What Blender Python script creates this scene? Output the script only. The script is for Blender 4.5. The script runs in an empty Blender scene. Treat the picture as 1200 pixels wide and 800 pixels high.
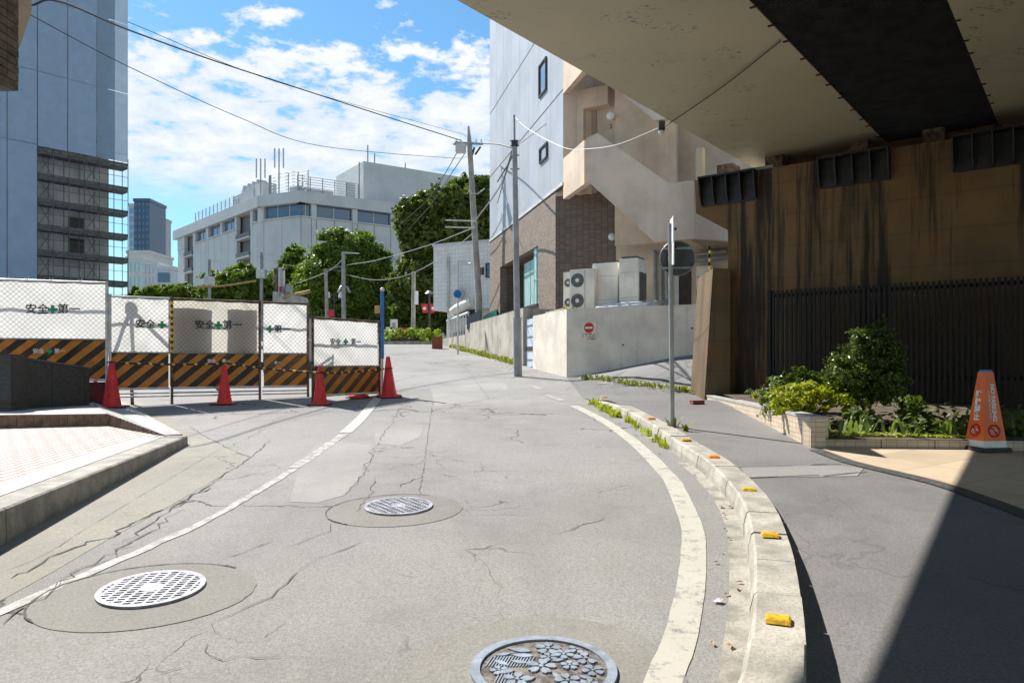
import bpy, bmesh, math, random
import numpy as np
from mathutils import Vector, Matrix
R = math.radians
rnd = random.Random(7)
sc = bpy.context.scene
col = sc.collection

# ------------------------------------------------------------------ camera
F, CX, HY, EYE = 867.0, 600.0, 424.0, 1.6          # photo pixels (1200 wide), horizon row, eye height
cam = bpy.data.cameras.new('camera'); cam_o = bpy.data.objects.new('camera', cam); col.objects.link(cam_o)
cam.sensor_width = 36; cam.lens = F * 36 / 1200; cam.shift_y = (HY - 400) / 1200
cam.clip_start = .05; cam.clip_end = 6000
cam_o.location = (0, 0, EYE); cam_o.rotation_euler = (R(90), 0, 0)
sc.camera = cam_o

# ------------------------------------------------------------------ light
SUN_EL, SUN_AZ = 48.0, -44.0                        # degrees; azimuth from +Y towards +X
sd = Vector((math.sin(R(SUN_AZ)) * math.cos(R(SUN_EL)), math.cos(R(SUN_AZ)) * math.cos(R(SUN_EL)), math.sin(R(SUN_EL))))
sun = bpy.data.lights.new('sun', 'SUN'); sun.energy = 5.0; sun.angle = R(.5); sun.color = (1, .95, .87)
sun_o = bpy.data.objects.new('sun', sun); col.objects.link(sun_o)
sun_o.rotation_euler = sd.to_track_quat('Z', 'Y').to_euler(); sun_o.location = (-20, 20, 40)
w = bpy.data.worlds.new('World'); sc.world = w; w.use_nodes = True
nt = w.node_tree; nt.nodes.clear()
def N(t, kind, **kw):
    n = t.nodes.new(kind)
    for k, v in kw.items():
        if k.startswith('i_'):
            n.inputs[k[2:].replace('_', ' ')].default_value = v
        else: setattr(n, k, v)
    return n
def L(t, a, b): t.links.new(a, b)
def MATH(t, op, a, b=None, c=None, clamp=False):
    n = t.nodes.new('ShaderNodeMath'); n.operation = op; n.use_clamp = clamp
    for i, v in enumerate((a, b, c)):
        if v is None: continue
        if isinstance(v, (int, float)): n.inputs[i].default_value = v
        else: t.links.new(v, n.inputs[i])
    return n.outputs[0]
def MIX(t, fac, a, b, blend='MIX'):
    n = t.nodes.new('ShaderNodeMix'); n.data_type = 'RGBA'; n.blend_type = blend
    for i, v in ((0, fac), (6, a), (7, b)):
        if isinstance(v, (int, float)): n.inputs[i].default_value = v
        elif isinstance(v, (tuple, list)): n.inputs[i].default_value = (v[0], v[1], v[2], 1)
        else: t.links.new(v, n.inputs[i])
    return n.outputs[2]
def RAMP(t, x, lo, hi):
    n = t.nodes.new('ShaderNodeMapRange'); n.interpolation_type = 'SMOOTHSTEP'
    t.links.new(x, n.inputs[0]); n.inputs[1].default_value = lo; n.inputs[2].default_value = hi
    return n.outputs[0]
def NOISE(t, vec, scale, detail=3, rough=.55, dist=0.0):
    n = t.nodes.new('ShaderNodeTexNoise'); n.inputs['Scale'].default_value = scale
    n.inputs['Detail'].default_value = detail; n.inputs['Roughness'].default_value = rough
    n.inputs['Distortion'].default_value = dist
    if vec is not None: t.links.new(vec, n.inputs['Vector'])
    return n.outputs[0]
def MAP(t, vec, scale=(1, 1, 1), loc=(0, 0, 0), rot=(0, 0, 0)):
    n = t.nodes.new('ShaderNodeMapping'); n.inputs['Scale'].default_value = scale
    n.inputs['Location'].default_value = loc; n.inputs['Rotation'].default_value = rot
    t.links.new(vec, n.inputs['Vector']); return n.outputs[0]
sky = N(nt, 'ShaderNodeTexSky', sky_type='NISHITA', sun_disc=False, sun_elevation=R(SUN_EL), sun_rotation=R(SUN_AZ),
        altitude=40, air_density=1.25, dust_density=.25, ozone_density=2.2)
tc = N(nt, 'ShaderNodeTexCoord'); sx = N(nt, 'ShaderNodeSeparateXYZ'); L(nt, tc.outputs['Generated'], sx.inputs[0])
zz = MATH(nt, 'ADD', MATH(nt, 'MAXIMUM', sx.outputs[2], 0.0), .16)
cu = MATH(nt, 'DIVIDE', sx.outputs[0], zz); cv = MATH(nt, 'DIVIDE', sx.outputs[1], zz)
cb = N(nt, 'ShaderNodeCombineXYZ'); L(nt, cu, cb.inputs[0]); L(nt, cv, cb.inputs[1])
wv = cb.outputs[0]
n1 = NOISE(nt, MAP(nt, wv, (1, 1, 1), (3.1, 1.7, 0)), 7.5, 9, .62, .1)       # puffs
n2 = NOISE(nt, MAP(nt, wv, (.8, .8, 1), (5.2, 9.4, 0)), .55, 3, .5)   # cover
# cover: a broad sheet low over the hills that breaks up into puffs overhead
low = RAMP(nt, sx.outputs[2], .46, .28)
thr = MATH(nt, 'SUBTRACT', .60, MATH(nt, 'MULTIPLY', low, .255))
thr = MATH(nt, 'ADD', thr, MATH(nt, 'MULTIPLY', MATH(nt, 'SUBTRACT', n2, .5), -.35))
base_edge = RAMP(nt, MATH(nt, 'ADD', sx.outputs[2], MATH(nt, 'MULTIPLY', sx.outputs[0], .10)), .14, .205)
dens = MATH(nt, 'DIVIDE', MATH(nt, 'SUBTRACT', n1, thr), .10, clamp=True)
dens = MATH(nt, 'MULTIPLY', dens, MATH(nt, 'ADD', MATH(nt, 'MULTIPLY', base_edge, .93), .07))
shade = RAMP(nt, n1, .40, .66)
ccol = MIX(nt, shade, (5.3, 5.9, 6.5), (7.0, 7.05, 7.1))
tint = MIX(nt, 1.0, sky.outputs[0], (.56, .86, 1.0), 'MULTIPLY')
full = MIX(nt, MATH(nt, 'MULTIPLY', dens, .94), tint, ccol)
bg = N(nt, 'ShaderNodeBackground'); L(nt, full, bg.inputs[0]); bg.inputs[1].default_value = .085
wo = N(nt, 'ShaderNodeOutputWorld'); L(nt, bg.outputs[0], wo.inputs[0])
vs = sc.view_settings; vs.view_transform = 'Standard'; vs.look = 'None'; vs.exposure = .8; vs.gamma = 1; vs.use_curve_mapping = False

# ------------------------------------------------------------------ materials
MATS = {}
def new_mat(name):
    m = bpy.data.materials.new(name); m.use_nodes = True; MATS[name] = m
    t = m.node_tree; b = t.nodes['Principled BSDF']; return m, t, b
def setc(t, b, key, v):
    if isinstance(v, (tuple, list)): b.inputs[key].default_value = (v[0], v[1], v[2], 1)
    elif isinstance(v, (int, float)): b.inputs[key].default_value = v
    else: t.links.new(v, b.inputs[key])
def bumpn(t, b, h, strength=.3, dist=.01):
    n = t.nodes.new('ShaderNodeBump'); n.inputs['Strength'].default_value = strength; n.inputs['Distance'].default_value = dist
    t.links.new(h, n.inputs['Height']); t.links.new(n.outputs[0], b.inputs['Normal'])
def OBJ(t): return N(t, 'ShaderNodeTexCoord').outputs['Object']
def GEO(t): return N(t, 'ShaderNodeNewGeometry').outputs['Position']
def UVc(t): return N(t, 'ShaderNodeTexCoord').outputs['UV']
def plain(name, c, rough=.6, var=.12, scale=6, metal=0.0, bump=.1, streak=0.0, c2=None, fine=0.0, spec=.5):
    """weathered paint / metal / concrete: large and fine tone variation, optional vertical streaks"""
    m, t, b = new_mat(name); g = GEO(t)
    n = NOISE(t, g, scale, 4); f = NOISE(t, g, scale * 14, 2)
    dk = tuple(x * (1 - 2.2 * var) for x in c) if c2 is None else c2
    lt = tuple(min(1, x * (1 + var)) for x in c)
    cc = MIX(t, RAMP(t, n, .3, .7), dk, lt)
    if fine: cc = MIX(t, MATH(t, 'MULTIPLY', RAMP(t, f, .45, .7), fine), cc, tuple(x * .45 for x in c))
    if streak:
        s = NOISE(t, MAP(t, g, (7, 7, .35)), 1.0, 4, .6)
        cc = MIX(t, MATH(t, 'MULTIPLY', RAMP(t, s, .52, .72), streak), cc, tuple(x * .35 for x in c))
    setc(t, b, 'Base Color', cc); b.inputs['Roughness'].default_value = rough; b.inputs['Metallic'].default_value = metal
    b.inputs['Specular IOR Level'].default_value = spec
    if bump: bumpn(t, b, f, bump, .01)
    return m
# asphalt ------------------------------------------------------------
def asphalt(name, c, tan=.3, crack=1.0, fine=1.0, seed=0.0):
    m, t, b = new_mat(name); g = MAP(t, GEO(t), (1, 1, 1), (seed, seed * .7, 0))
    big = NOISE(t, g, .35, 4, .6); mid = NOISE(t, g, 2.2, 4, .65); ag = NOISE(t, g, 60, 3, .8); ag2 = NOISE(t, g, 160, 2, .7)
    vo = N(t, 'ShaderNodeTexVoronoi'); vo.inputs['Scale'].default_value = 75; L(t, g, vo.inputs['Vector'])
    cc = MIX(t, RAMP(t, big, .3, .7), tuple(x * .80 for x in c), tuple(x * 1.12 for x in c))
    cc = MIX(t, MATH(t, 'MULTIPLY', RAMP(t, mid, .45, .75), tan), cc, (c[0] * 1.05, c[1] * .96, c[2] * .84))
    st = NOISE(t, MAP(t, g, (1.6, .22, 1), (0, 0, 0), (0, 0, R(-8))), 1.0, 5, .6)
    cc = MIX(t, MATH(t, 'MULTIPLY', RAMP(t, st, .5, .72), .28), cc, tuple(x * .62 for x in c))
    cc = MIX(t, MATH(t, 'MULTIPLY', RAMP(t, ag, .44, .60), .55 * fine), cc, tuple(x * .5 for x in c))
    sp = RAMP(t, ag2, .58, .70); sp = MATH(t, 'MULTIPLY', sp, RAMP(t, vo.outputs['Color'], .3, .9))
    cc = MIX(t, MATH(t, 'MULTIPLY', sp, .9 * fine), cc, tuple(min(.75, x * 1.9 + .08) for x in c))
    dirt = NOISE(t, g, .9, 6, .7); cc = MIX(t, MATH(t, 'MULTIPLY', RAMP(t, dirt, .50, .72), .45), cc, tuple(x * .55 for x in c))
    blot = NOISE(t, g, 7, 4, .7); cc = MIX(t, MATH(t, 'MULTIPLY', RAMP(t, blot, .55, .75), .30), cc, tuple(x * .5 for x in c))
    h = ag
    if crack:
        dn = N(t, 'ShaderNodeTexNoise'); dn.inputs['Scale'].default_value = 1.7; dn.inputs['Detail'].default_value = 5; L(t, g, dn.inputs['Vector'])
        va = N(t, 'ShaderNodeVectorMath', operation='MULTIPLY_ADD'); L(t, dn.outputs['Color'], va.inputs[0]); va.inputs[1].default_value = (.9, .9, 0); L(t, g, va.inputs[2])
        v = N(t, 'ShaderNodeTexVoronoi', feature='DISTANCE_TO_EDGE'); v.inputs['Scale'].default_value = .55; L(t, va.outputs[0], v.inputs['Vector'])
        ln = RAMP(t, v.outputs['Distance'], .009, .003)
        msk = RAMP(t, NOISE(t, g, .5, 3), .52, .60)
        v2 = N(t, 'ShaderNodeTexVoronoi', feature='DISTANCE_TO_EDGE'); v2.inputs['Scale'].default_value = 2.6; L(t, va.outputs[0], v2.inputs['Vector'])
        ln2 = MATH(t, 'MULTIPLY', RAMP(t, v2.outputs['Distance'], .022, .006), RAMP(t, NOISE(t, g, .8, 4, .6), .57, .66))
        k = MATH(t, 'MULTIPLY', MATH(t, 'MAXIMUM', MATH(t, 'MULTIPLY', ln, msk), MATH(t, 'MULTIPLY', ln2, .7)), crack)
        cc = MIX(t, k, cc, (.05, .047, .044)); h = MATH(t, 'SUBTRACT', ag, MATH(t, 'MULTIPLY', k, 1.5))
    setc(t, b, 'Base Color', cc); b.inputs['Roughness'].default_value = .85; b.inputs['Specular IOR Level'].default_value = .35
    bumpn(t, b, h, .55, .006); return m
asphalt('asphalt', (.265, .258, .25))
asphalt('asphalt_patch', (.30, .292, .28), .2, 0, .6, 4.0)
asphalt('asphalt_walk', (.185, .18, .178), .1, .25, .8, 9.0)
asphalt('asphalt_lane', (.21, .205, .20), .1, .5, .8, 15.0)
asphalt('concrete_apron', (.30, .285, .25), .5, .6, .9, 21.0)
asphalt('ring_concrete', (.245, .236, .218), .3, 0, .8, 31.0)
plain('crack', (.10, .095, .09), .95, .2, 20, bump=0)
def worn_paint(name, c, amount=.5, under=(.22, .21, .2)):
    m, t, b = new_mat(name); g = GEO(t)
    n = NOISE(t, g, 9, 6, .75); f = NOISE(t, g, 70, 3, .7)
    k = RAMP(t, MATH(t, 'ADD', n, MATH(t, 'MULTIPLY', f, .35)), .56 + .25 * (1 - amount), .70 + .25 * (1 - amount))
    cc = MIX(t, k, MIX(t, NOISE(t, g, 3, 4), tuple(x * .82 for x in c), c), under)
    setc(t, b, 'Base Color', cc); b.inputs['Roughness'].default_value = .7; bumpn(t, b, f, .2, .004); return m
worn_paint('line_paint', (.47, .45, .395), .46)
worn_paint('line_worn', (.44, .425, .39), .86)
def gridmat(name, c, mortar, w, h, offset=.5, gap=.006, rough=.6, var=.25, rot=0.0, bump=.5):
    """tile or brick face: joints recessed by bump, each unit its own tone"""
    m, t, b = new_mat(name); uv = MAP(t, UVc(t), (1, 1, 1), (0, 0, 0), (0, 0, rot))
    br = N(t, 'ShaderNodeTexBrick', offset=offset, squash=1.0); L(t, uv, br.inputs['Vector'])
    br.inputs['Scale'].default_value = 1; br.inputs['Brick Width'].default_value = w; br.inputs['Row Height'].default_value = h
    br.inputs['Mortar Size'].default_value = gap; br.inputs['Mortar Smooth'].default_value = .2; br.inputs['Bias'].default_value = 0
    br.inputs['Color1'].default_value = (*[x * (1 - var) for x in c], 1); br.inputs['Color2'].default_value = (*[min(1, x * (1 + var * .5)) for x in c], 1)
    br.inputs['Mortar'].default_value = (*mortar, 1)
    n = NOISE(t, GEO(t), 1.5, 4); cc = MIX(t, MATH(t, 'MULTIPLY', RAMP(t, n, .45, .75), .3), br.outputs['Color'], tuple(x * .5 for x in c))
    setc(t, b, 'Base Color', cc); b.inputs['Roughness'].default_value = rough
    bumpn(t, b, MATH(t, 'SUBTRACT', 1.0, br.outputs['Fac']), bump, .01); return m
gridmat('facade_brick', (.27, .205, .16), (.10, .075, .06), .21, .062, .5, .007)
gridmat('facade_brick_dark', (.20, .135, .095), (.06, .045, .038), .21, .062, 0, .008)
gridmat('white_tile', (.86, .81, .75), (.66, .62, .58), .22, .21, 0, .012, .6, .05)
gridmat('wall_tile', (.60, .49, .36), (.33, .26, .19), .11, .055, 0, .004, .5, .12)
gridmat('pave_tile', (.41, .355, .335), (.17, .11, .085), .30, .10, .5, .016, .7, .16, R(88))
gridmat('plaza_tile', (.50, .40, .285), (.36, .28, .2), .60, .60, 0, .006, .6, .12, R(-30))
plain('brown_tile', (.19, .115, .075), .5, .25, 9)
plain('beam_tile', (.17, .115, .085), .5, .25, 14)
plain('granite_dark', (.035, .036, .034), .45, .25, 30, fine=.4)
plain('granite_kerb', (.30, .285, .25), .75, .18, 5, bump=.4, streak=.25, fine=.5)
plain('granite_strip', (.09, .088, .085), .55, .2, 18)
plain('granite_pale', (.42, .405, .39), .6, .12, 8, fine=.25)
plain('kerb_concrete', (.39, .365, .315), .8, .16, 4, bump=.35, fine=.45, streak=.15)
plain('gutter_concrete', (.33, .31, .27), .85, .2, 5, bump=.3, fine=.5)
plain('concrete', (.42, .385, .325), .85, .14, 1.6, bump=.25, streak=.55)
plain('concrete_pale', (.72, .65, .55), .8, .08, 1.5, bump=.12, streak=.16)
plain('beige_render', (.66, .535, .415), .85, .10, .9, bump=.12, streak=.12)
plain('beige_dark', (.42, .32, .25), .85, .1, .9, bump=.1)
plain('facade_panel', (.46, .485, .53), .5, .06, .6, bump=.05, streak=.18, metal=.25)
plain('seam', (.07, .07, .075), .7, .1)
plain('dark_frame', (.05, .038, .03), .5, .2)
plain('dark_door', (.045, .028, .022), .6, .2)
plain('green_film', (.12, .55, .38), .4, .1)
plain('pale_metal', (.62, .62, .60), .45, .08, 3, bump=.05, streak=.1)
plain('ac_body', (.80, .755, .66), .5, .07, 2, bump=.03, streak=.12)
plain('ac_dark', (.09, .085, .08), .6, .1)
plain('steel_grey', (.34, .35, .36), .45, .15, 6, metal=.6, bump=.05)
plain('zinc', (.55, .56, .56), .4, .12, 8, metal=.5, bump=.05)
plain('pole_grey', (.33, .34, .345), .55, .12, 3, bump=.05, streak=.2)
plain('pole_concrete', (.36, .34, .31), .85, .12, 3, bump=.15, streak=.3)
plain('rust_steel', (.19, .12, .08), .75, .35, 10, metal=.3, fine=.4)
plain('black_rubber', (.025, .025, .026), .7, .2)
plain('black_steel', (.022, .022, .024), .55, .25, 5, bump=.2)
plain('bronze_slat', (.009, .0075, .008), .75, .2, 4, bump=.05)
plain('cone_red', (.74, .03, .035), .5, .12, 5, bump=.06, fine=.15)
plain('cone_orange', (.80, .15, .02), .45, .06, 6, bump=.04)
plain('white_plastic', (.74, .74, .72), .45, .06)
plain('yellow_band', (.80, .44, .02), .5, .1)
plain('reflector_yellow', (.72, .42, .015), .5, .2, 40, fine=.5)
plain('reflector_orange', (.85, .25, .02), .35, .12, 30, fine=.2)
plain('cable_dark', (.03, .03, .032), .6, 0, bump=0)
plain('cable_pale', (.42, .42, .42), .5, 0, bump=0)
plain('cable_guard', (.62, .36, .12), .6, .1)
plain('text_black', (.02, .02, .022), .7, 0, bump=0)
plain('text_white', (.78, .78, .76), .6, 0, bump=0)
plain('text_red', (.55, .012, .02), .5, .05, bump=0)
plain('sign_cream', (.74, .62, .48), .5, .06, bump=0)
plain('cross_green', (.01, .36, .17), .6, .05, bump=0)
plain('blue_paint', (.03, .19, .55), .4, .1)
plain('banner_red', (.62, .03, .05), .7, .1)
plain('white_cover', (.36, .365, .41), .55, .2, 14, metal=.2, fine=.25)
plain('cover_hole', (.06, .035, .08), .8, .2)
plain('cover_blue', (.30, .35, .42), .5, .15, 12, metal=.3, fine=.35)
plain('cover_ground', (.16, .14, .125), .8, .35, 25)
plain('office_panel', (.60, .60, .59), .6, .04, .3, bump=0, streak=.06)
plain('office_dark', (.20, .20, .21), .8, .1)
plain('screen_grey', (.48, .50, .52), .6, .08)
plain('tower_blue', (.07, .12, .2), .35, .1)
plain('tower_pale', (.58, .62, .66), .6, .08)
plain('scaffold_wall', (.50, .495, .48), .85, .15, .5, streak=.3)
plain('scaffold_steel', (.12, .125, .13), .6, .15, metal=.3)
plain('scaffold_deck', (.12, .115, .11), .8, .2)
plain('navy', (.02, .03, .055), .6, .1)
plain('teal', (.02, .22, .17), .6, .1)
plain('soil', (.10, .075, .05), .95, .25, 8, bump=.4)
plain('bark', (.11, .08, .055), .9, .25, 6, bump=.5)
plain('earth', (.2, .19, .17), .9, .2, .2)
plain('leaf_litter', (.40, .24, .12), .8, .3, 30, bump=0)
plain('paper_scrap', (.7, .72, .78), .8, .05, bump=0)
plain('globe', (.78, .78, .76), .35, .03, bump=0)
plain('timber', (.45, .30, .13), .8, .2)
plain('dark_red', (.16, .015, .02), .6, .2)
plain('red_brick', (.28, .075, .045), .85, .2, 20)
plain('white_gate', (.55, .62, .74), .5, .08)
plain('sign_back', (.10, .10, .10), .5, .15, metal=.4)
plain('machine_grey', (.40, .40, .40), .6, .15)
def glass(name, c, rough=.06, metal=0.0):
    m, t, b = new_mat(name); n = NOISE(t, GEO(t), .8, 2)
    setc(t, b, 'Base Color', MIX(t, n, tuple(x * .8 for x in c), c)); b.inputs['Roughness'].default_value = rough
    b.inputs['Specular IOR Level'].default_value = .8; b.inputs['Metallic'].default_value = metal; return m
glass('glass_blue', (.10, .17, .27)); glass('glass_teal', (.50, .66, .68), .15); glass('glass_sky', (.35, .45, .55), .04, .6)
def steel_paint(name, c):
    """bridge underside: cream paint with chipped spots, rust staining"""
    m, t, b = new_mat(name); g = GEO(t)
    cc = MIX(t, RAMP(t, NOISE(t, g, .5, 4), .3, .7), tuple(x * .86 for x in c), c)
    r = NOISE(t, g, 1.1, 5, .65); cc = MIX(t, MATH(t, 'MULTIPLY', RAMP(t, r, .58, .8), .5), cc, (.22, .12, .045))
    s = NOISE(t, MAP(t, g, (1, 1, 1), (0, 0, 0), (0, 0, R(37.5))), 1.0, 2)
    v = NOISE(t, MAP(t, g, (13, 34, 1), (0, 0, 0), (0, 0, R(-20))), 1.0, 4, .6)
    k = MATH(t, 'MULTIPLY', RAMP(t, v, .60, .63), RAMP(t, NOISE(t, g, 1.7, 2), .54, .60))
    cc = MIX(t, k, cc, (.10, .11, .11))
    setc(t, b, 'Base Color', cc); b.inputs['Roughness'].default_value = .5; bumpn(t, b, MATH(t, 'SUBTRACT', NOISE(t, g, 3, 3), k), .12, .01); return m
steel_paint('girder_cream', (.45, .40, .27))
def stained(name, c, dark, k1=.7):
    """old board-marked concrete with black water streaks and rust-brown staining"""
    m, t, b = new_mat(name); g = GEO(t)
    cc = MIX(t, RAMP(t, NOISE(t, g, .7, 5, .6), .3, .7), tuple(x * .6 for x in c), c)
    cc = MIX(t, MATH(t, 'MULTIPLY', RAMP(t, NOISE(t, g, 1.6, 4), .5, .75), .6), cc, (c[0] * 1.15, c[1] * .85, c[2] * .5))
    s = NOISE(t, MAP(t, g, (2.6, 2.6, .13)), 1.0, 6, .62); f = NOISE(t, MAP(t, g, (20, 20, 1.2)), 1.0, 4, .7)
    k = MATH(t, 'MULTIPLY', RAMP(t, MATH(t, 'ADD', s, MATH(t, 'MULTIPLY', f, .22)), .60, .73), k1)
    cc = MIX(t, k, cc, dark)
    bd = N(t, 'ShaderNodeTexWave', wave_type='BANDS', bands_direction='Z'); bd.inputs['Scale'].default_value = .55; bd.inputs['Distortion'].default_value = .6; L(t, g, bd.inputs['Vector'])
    cc = MIX(t, MATH(t, 'MULTIPLY', RAMP(t, bd.outputs['Fac'], .97, 1.0), .16), cc, dark)
    setc(t, b, 'Base Color', cc); b.inputs['Roughness'].default_value = .9
    bumpn(t, b, MATH(t, 'ADD', NOISE(t, g, 9, 5, .7), f), .4, .02); return m
stained('abutment', (.215, .125, .052), (.018, .014, .010), .92)
stained('wing_concrete', (.15, .10, .052), (.06, .04, .02), .7)
def sheet(name, c, tr=.45, wr=.5):
    """thin tarpaulin: lets the sun through from behind"""
    m, t, b = new_mat(name); g = GEO(t)
    fold = NOISE(t, MAP(t, g, (1, 1, 1.0), (0, 0, 0), (0, R(35), 0)), 2.2, 5, .55, .8)
    cc = MIX(t, RAMP(t, NOISE(t, g, 1.5, 4), .35, .75), tuple(x * .9 for x in c), c)
    setc(t, b, 'Base Color', cc); b.inputs['Roughness'].default_value = .6; bumpn(t, b, fold, wr, .05)
    tl = N(t, 'ShaderNodeBsdfTranslucent'); L(t, cc, tl.inputs[0])
    mx = N(t, 'ShaderNodeMixShader'); mx.inputs[0].default_value = tr
    L(t, b.outputs[0], mx.inputs[1]); L(t, tl.outputs[0], mx.inputs[2]); L(t, mx.outputs[0], t.nodes['Material Output'].inputs[0]); return m
sheet('tarp_white', (.80, .79, .77), .5); sheet('tarp_cream', (.74, .70, .62), .5)
sheet('mesh_sheet_thin', (.29, .385, .49), .25, .12); sheet('mesh_sheet', (.37, .49, .64), .2, .12)
def stripes(name, a, bcol):
    m, t, b = new_mat(name); s = N(t, 'ShaderNodeSeparateXYZ'); L(t, UVc(t), s.inputs[0])
    k = MATH(t, 'FRACT', MATH(t, 'DIVIDE', MATH(t, 'SUBTRACT', s.outputs[0], MATH(t, 'MULTIPLY', s.outputs[1], 1.15)), .33))
    cc = MIX(t, MATH(t, 'GREATER_THAN', k, .5), a, bcol)
    n = NOISE(t, GEO(t), 4, 4); cc = MIX(t, MATH(t, 'MULTIPLY', RAMP(t, n, .4, .8), .35), cc, (.25, .16, .08))
    setc(t, b, 'Base Color', cc); b.inputs['Roughness'].default_value = .45
    tl = N(t, 'ShaderNodeBsdfTranslucent'); L(t, cc, tl.inputs[0]); mx = N(t, 'ShaderNodeMixShader'); mx.inputs[0].default_value = .22
    L(t, b.outputs[0], mx.inputs[1]); L(t, tl.outputs[0], mx.inputs[2]); L(t, mx.outputs[0], t.nodes['Material Output'].inputs[0]); return m
stripes('hazard', (.62, .24, .02), (.02, .02, .024)); stripes('hazard_faded', (.55, .25, .04), (.10, .065, .035))
def leafmat(name, c, var=.35, trans=.35, rough=.5):
    m, t, b = new_mat(name); g = GEO(t)
    oi = N(t, 'ShaderNodeTexCoord')
    rn = N(t, 'ShaderNodeTexWhiteNoise', noise_dimensions='3D')
    sn = N(t, 'ShaderNodeVectorMath', operation='SNAP'); L(t, g, sn.inputs[0]); sn.inputs[1].default_value = (.11, .11, .11); L(t, sn.outputs[0], rn.inputs['Vector'])
    n = NOISE(t, g, .8, 3)
    cc = MIX(t, n, tuple(x * (1 - var) for x in c), (min(1, c[0] * (1 + var * 1.3)), min(1, c[1] * (1 + var)), c[2]))
    cc = MIX(t, MATH(t, 'MULTIPLY', rn.outputs[0], .5), cc, (c[0] * 1.7, c[1] * 1.45, c[2] * .9))
    setc(t, b, 'Base Color', cc); b.inputs['Roughness'].default_value = rough; b.inputs['Specular IOR Level'].default_value = .4
    tl = N(t, 'ShaderNodeBsdfTranslucent'); L(t, MIX(t, 1.0, cc, (1.15, 1.2, .5), 'MULTIPLY'), tl.inputs[0])
    mx = N(t, 'ShaderNodeMixShader'); mx.inputs[0].default_value = trans
    L(t, b.outputs[0], mx.inputs[1]); L(t, tl.outputs[0], mx.inputs[2]); L(t, mx.outputs[0], t.nodes['Material Output'].inputs[0]); return m
leafmat('leaf_tree', (.12, .19, .03)); leafmat('leaf_dark', (.085, .13, .026)); leafmat('leaf_round', (.115, .19, .03))
leafmat('leaf_bush', (.075, .12, .03), .4, .25, .3); leafmat('leaf_lime', (.32, .38, .04)); leafmat('leaf_fern', (.15, .22, .09)); leafmat('leaf_pale', (.34, .40, .12)); leafmat('leaf_hedge', (.22, .32, .03)); leafmat('weed', (.20, .24, .05))

# ------------------------------------------------------------------ ground shape and photo geometry
SL = .062
def sm(a, b, x):
    t = min(1, max(0, (x - a) / (b - a))); return t * t * (3 - 2 * t)
def gz(x, y):
    z = SL * y if y < 40 else SL * 40 + 20 * SL * (1 - math.exp(-(y - 40) / 20))
    if y < -30: z = -30 * SL
    return z + .256 * min(6, max(0, x - 1.6)) * sm(14.8, 18.2, y) * (1 - sm(40, 60, y))
def wz(x, y):                                       # right pavement
    return gz(x, y) + .14 * (1 - sm(12.6, 14.4, y)) - .04 * min(1, max(0, (6.2 - y) / 3.0))
def pz(x, y): return gz(x, y) + max(.1, .245 - .0345 * (y - 5.1)) if y < 9.4 else gz(x, y) + .1    # left tiled pavement
def at(px, py, d): return Vector(((px - CX) / F * d, d, EYE + (HY - py) / F * d))
def G(px, py, fn=gz, off=0.0):
    """the point where the photo ray meets the ground"""
    lo, hi = .5, 400.0
    for _ in range(60):
        m = (lo * hi) ** .5; p = at(px, py, m)
        if p.z > fn(p.x, p.y) + off: lo = m
        else: hi = m
    return at(px, py, lo)
def W(px, py): return G(px, py, wz)
class Plane:
    """upright plane through plan point p along plan direction d; (px, py) -> point on it"""
    def __init__(s, p, d):
        l = math.hypot(*d[:2]); s.p = (p[0], p[1]); s.d = (d[0] / l, d[1] / l); s.n = (s.d[1], -s.d[0])
    def t(s, px):
        k = (px - CX) / F; return (k * s.p[1] - s.p[0]) / (s.d[0] - k * s.d[1])
    def pt(s, t, z=0.0, o=0.0): return Vector((s.p[0] + s.d[0] * t + s.n[0] * o, s.p[1] + s.d[1] * t + s.n[1] * o, z))
    def at(s, px, py, o=0.0):
        q = Plane((s.p[0] + s.n[0] * o, s.p[1] + s.n[1] * o), s.d); t = q.t(px); d = q.p[1] + q.d[1] * t
        return at(px, py, d)
    def tz(s, px, py):
        t = s.t(px); d = s.p[1] + s.d[1] * t; return t, EYE + (HY - py) / F * d

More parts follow.
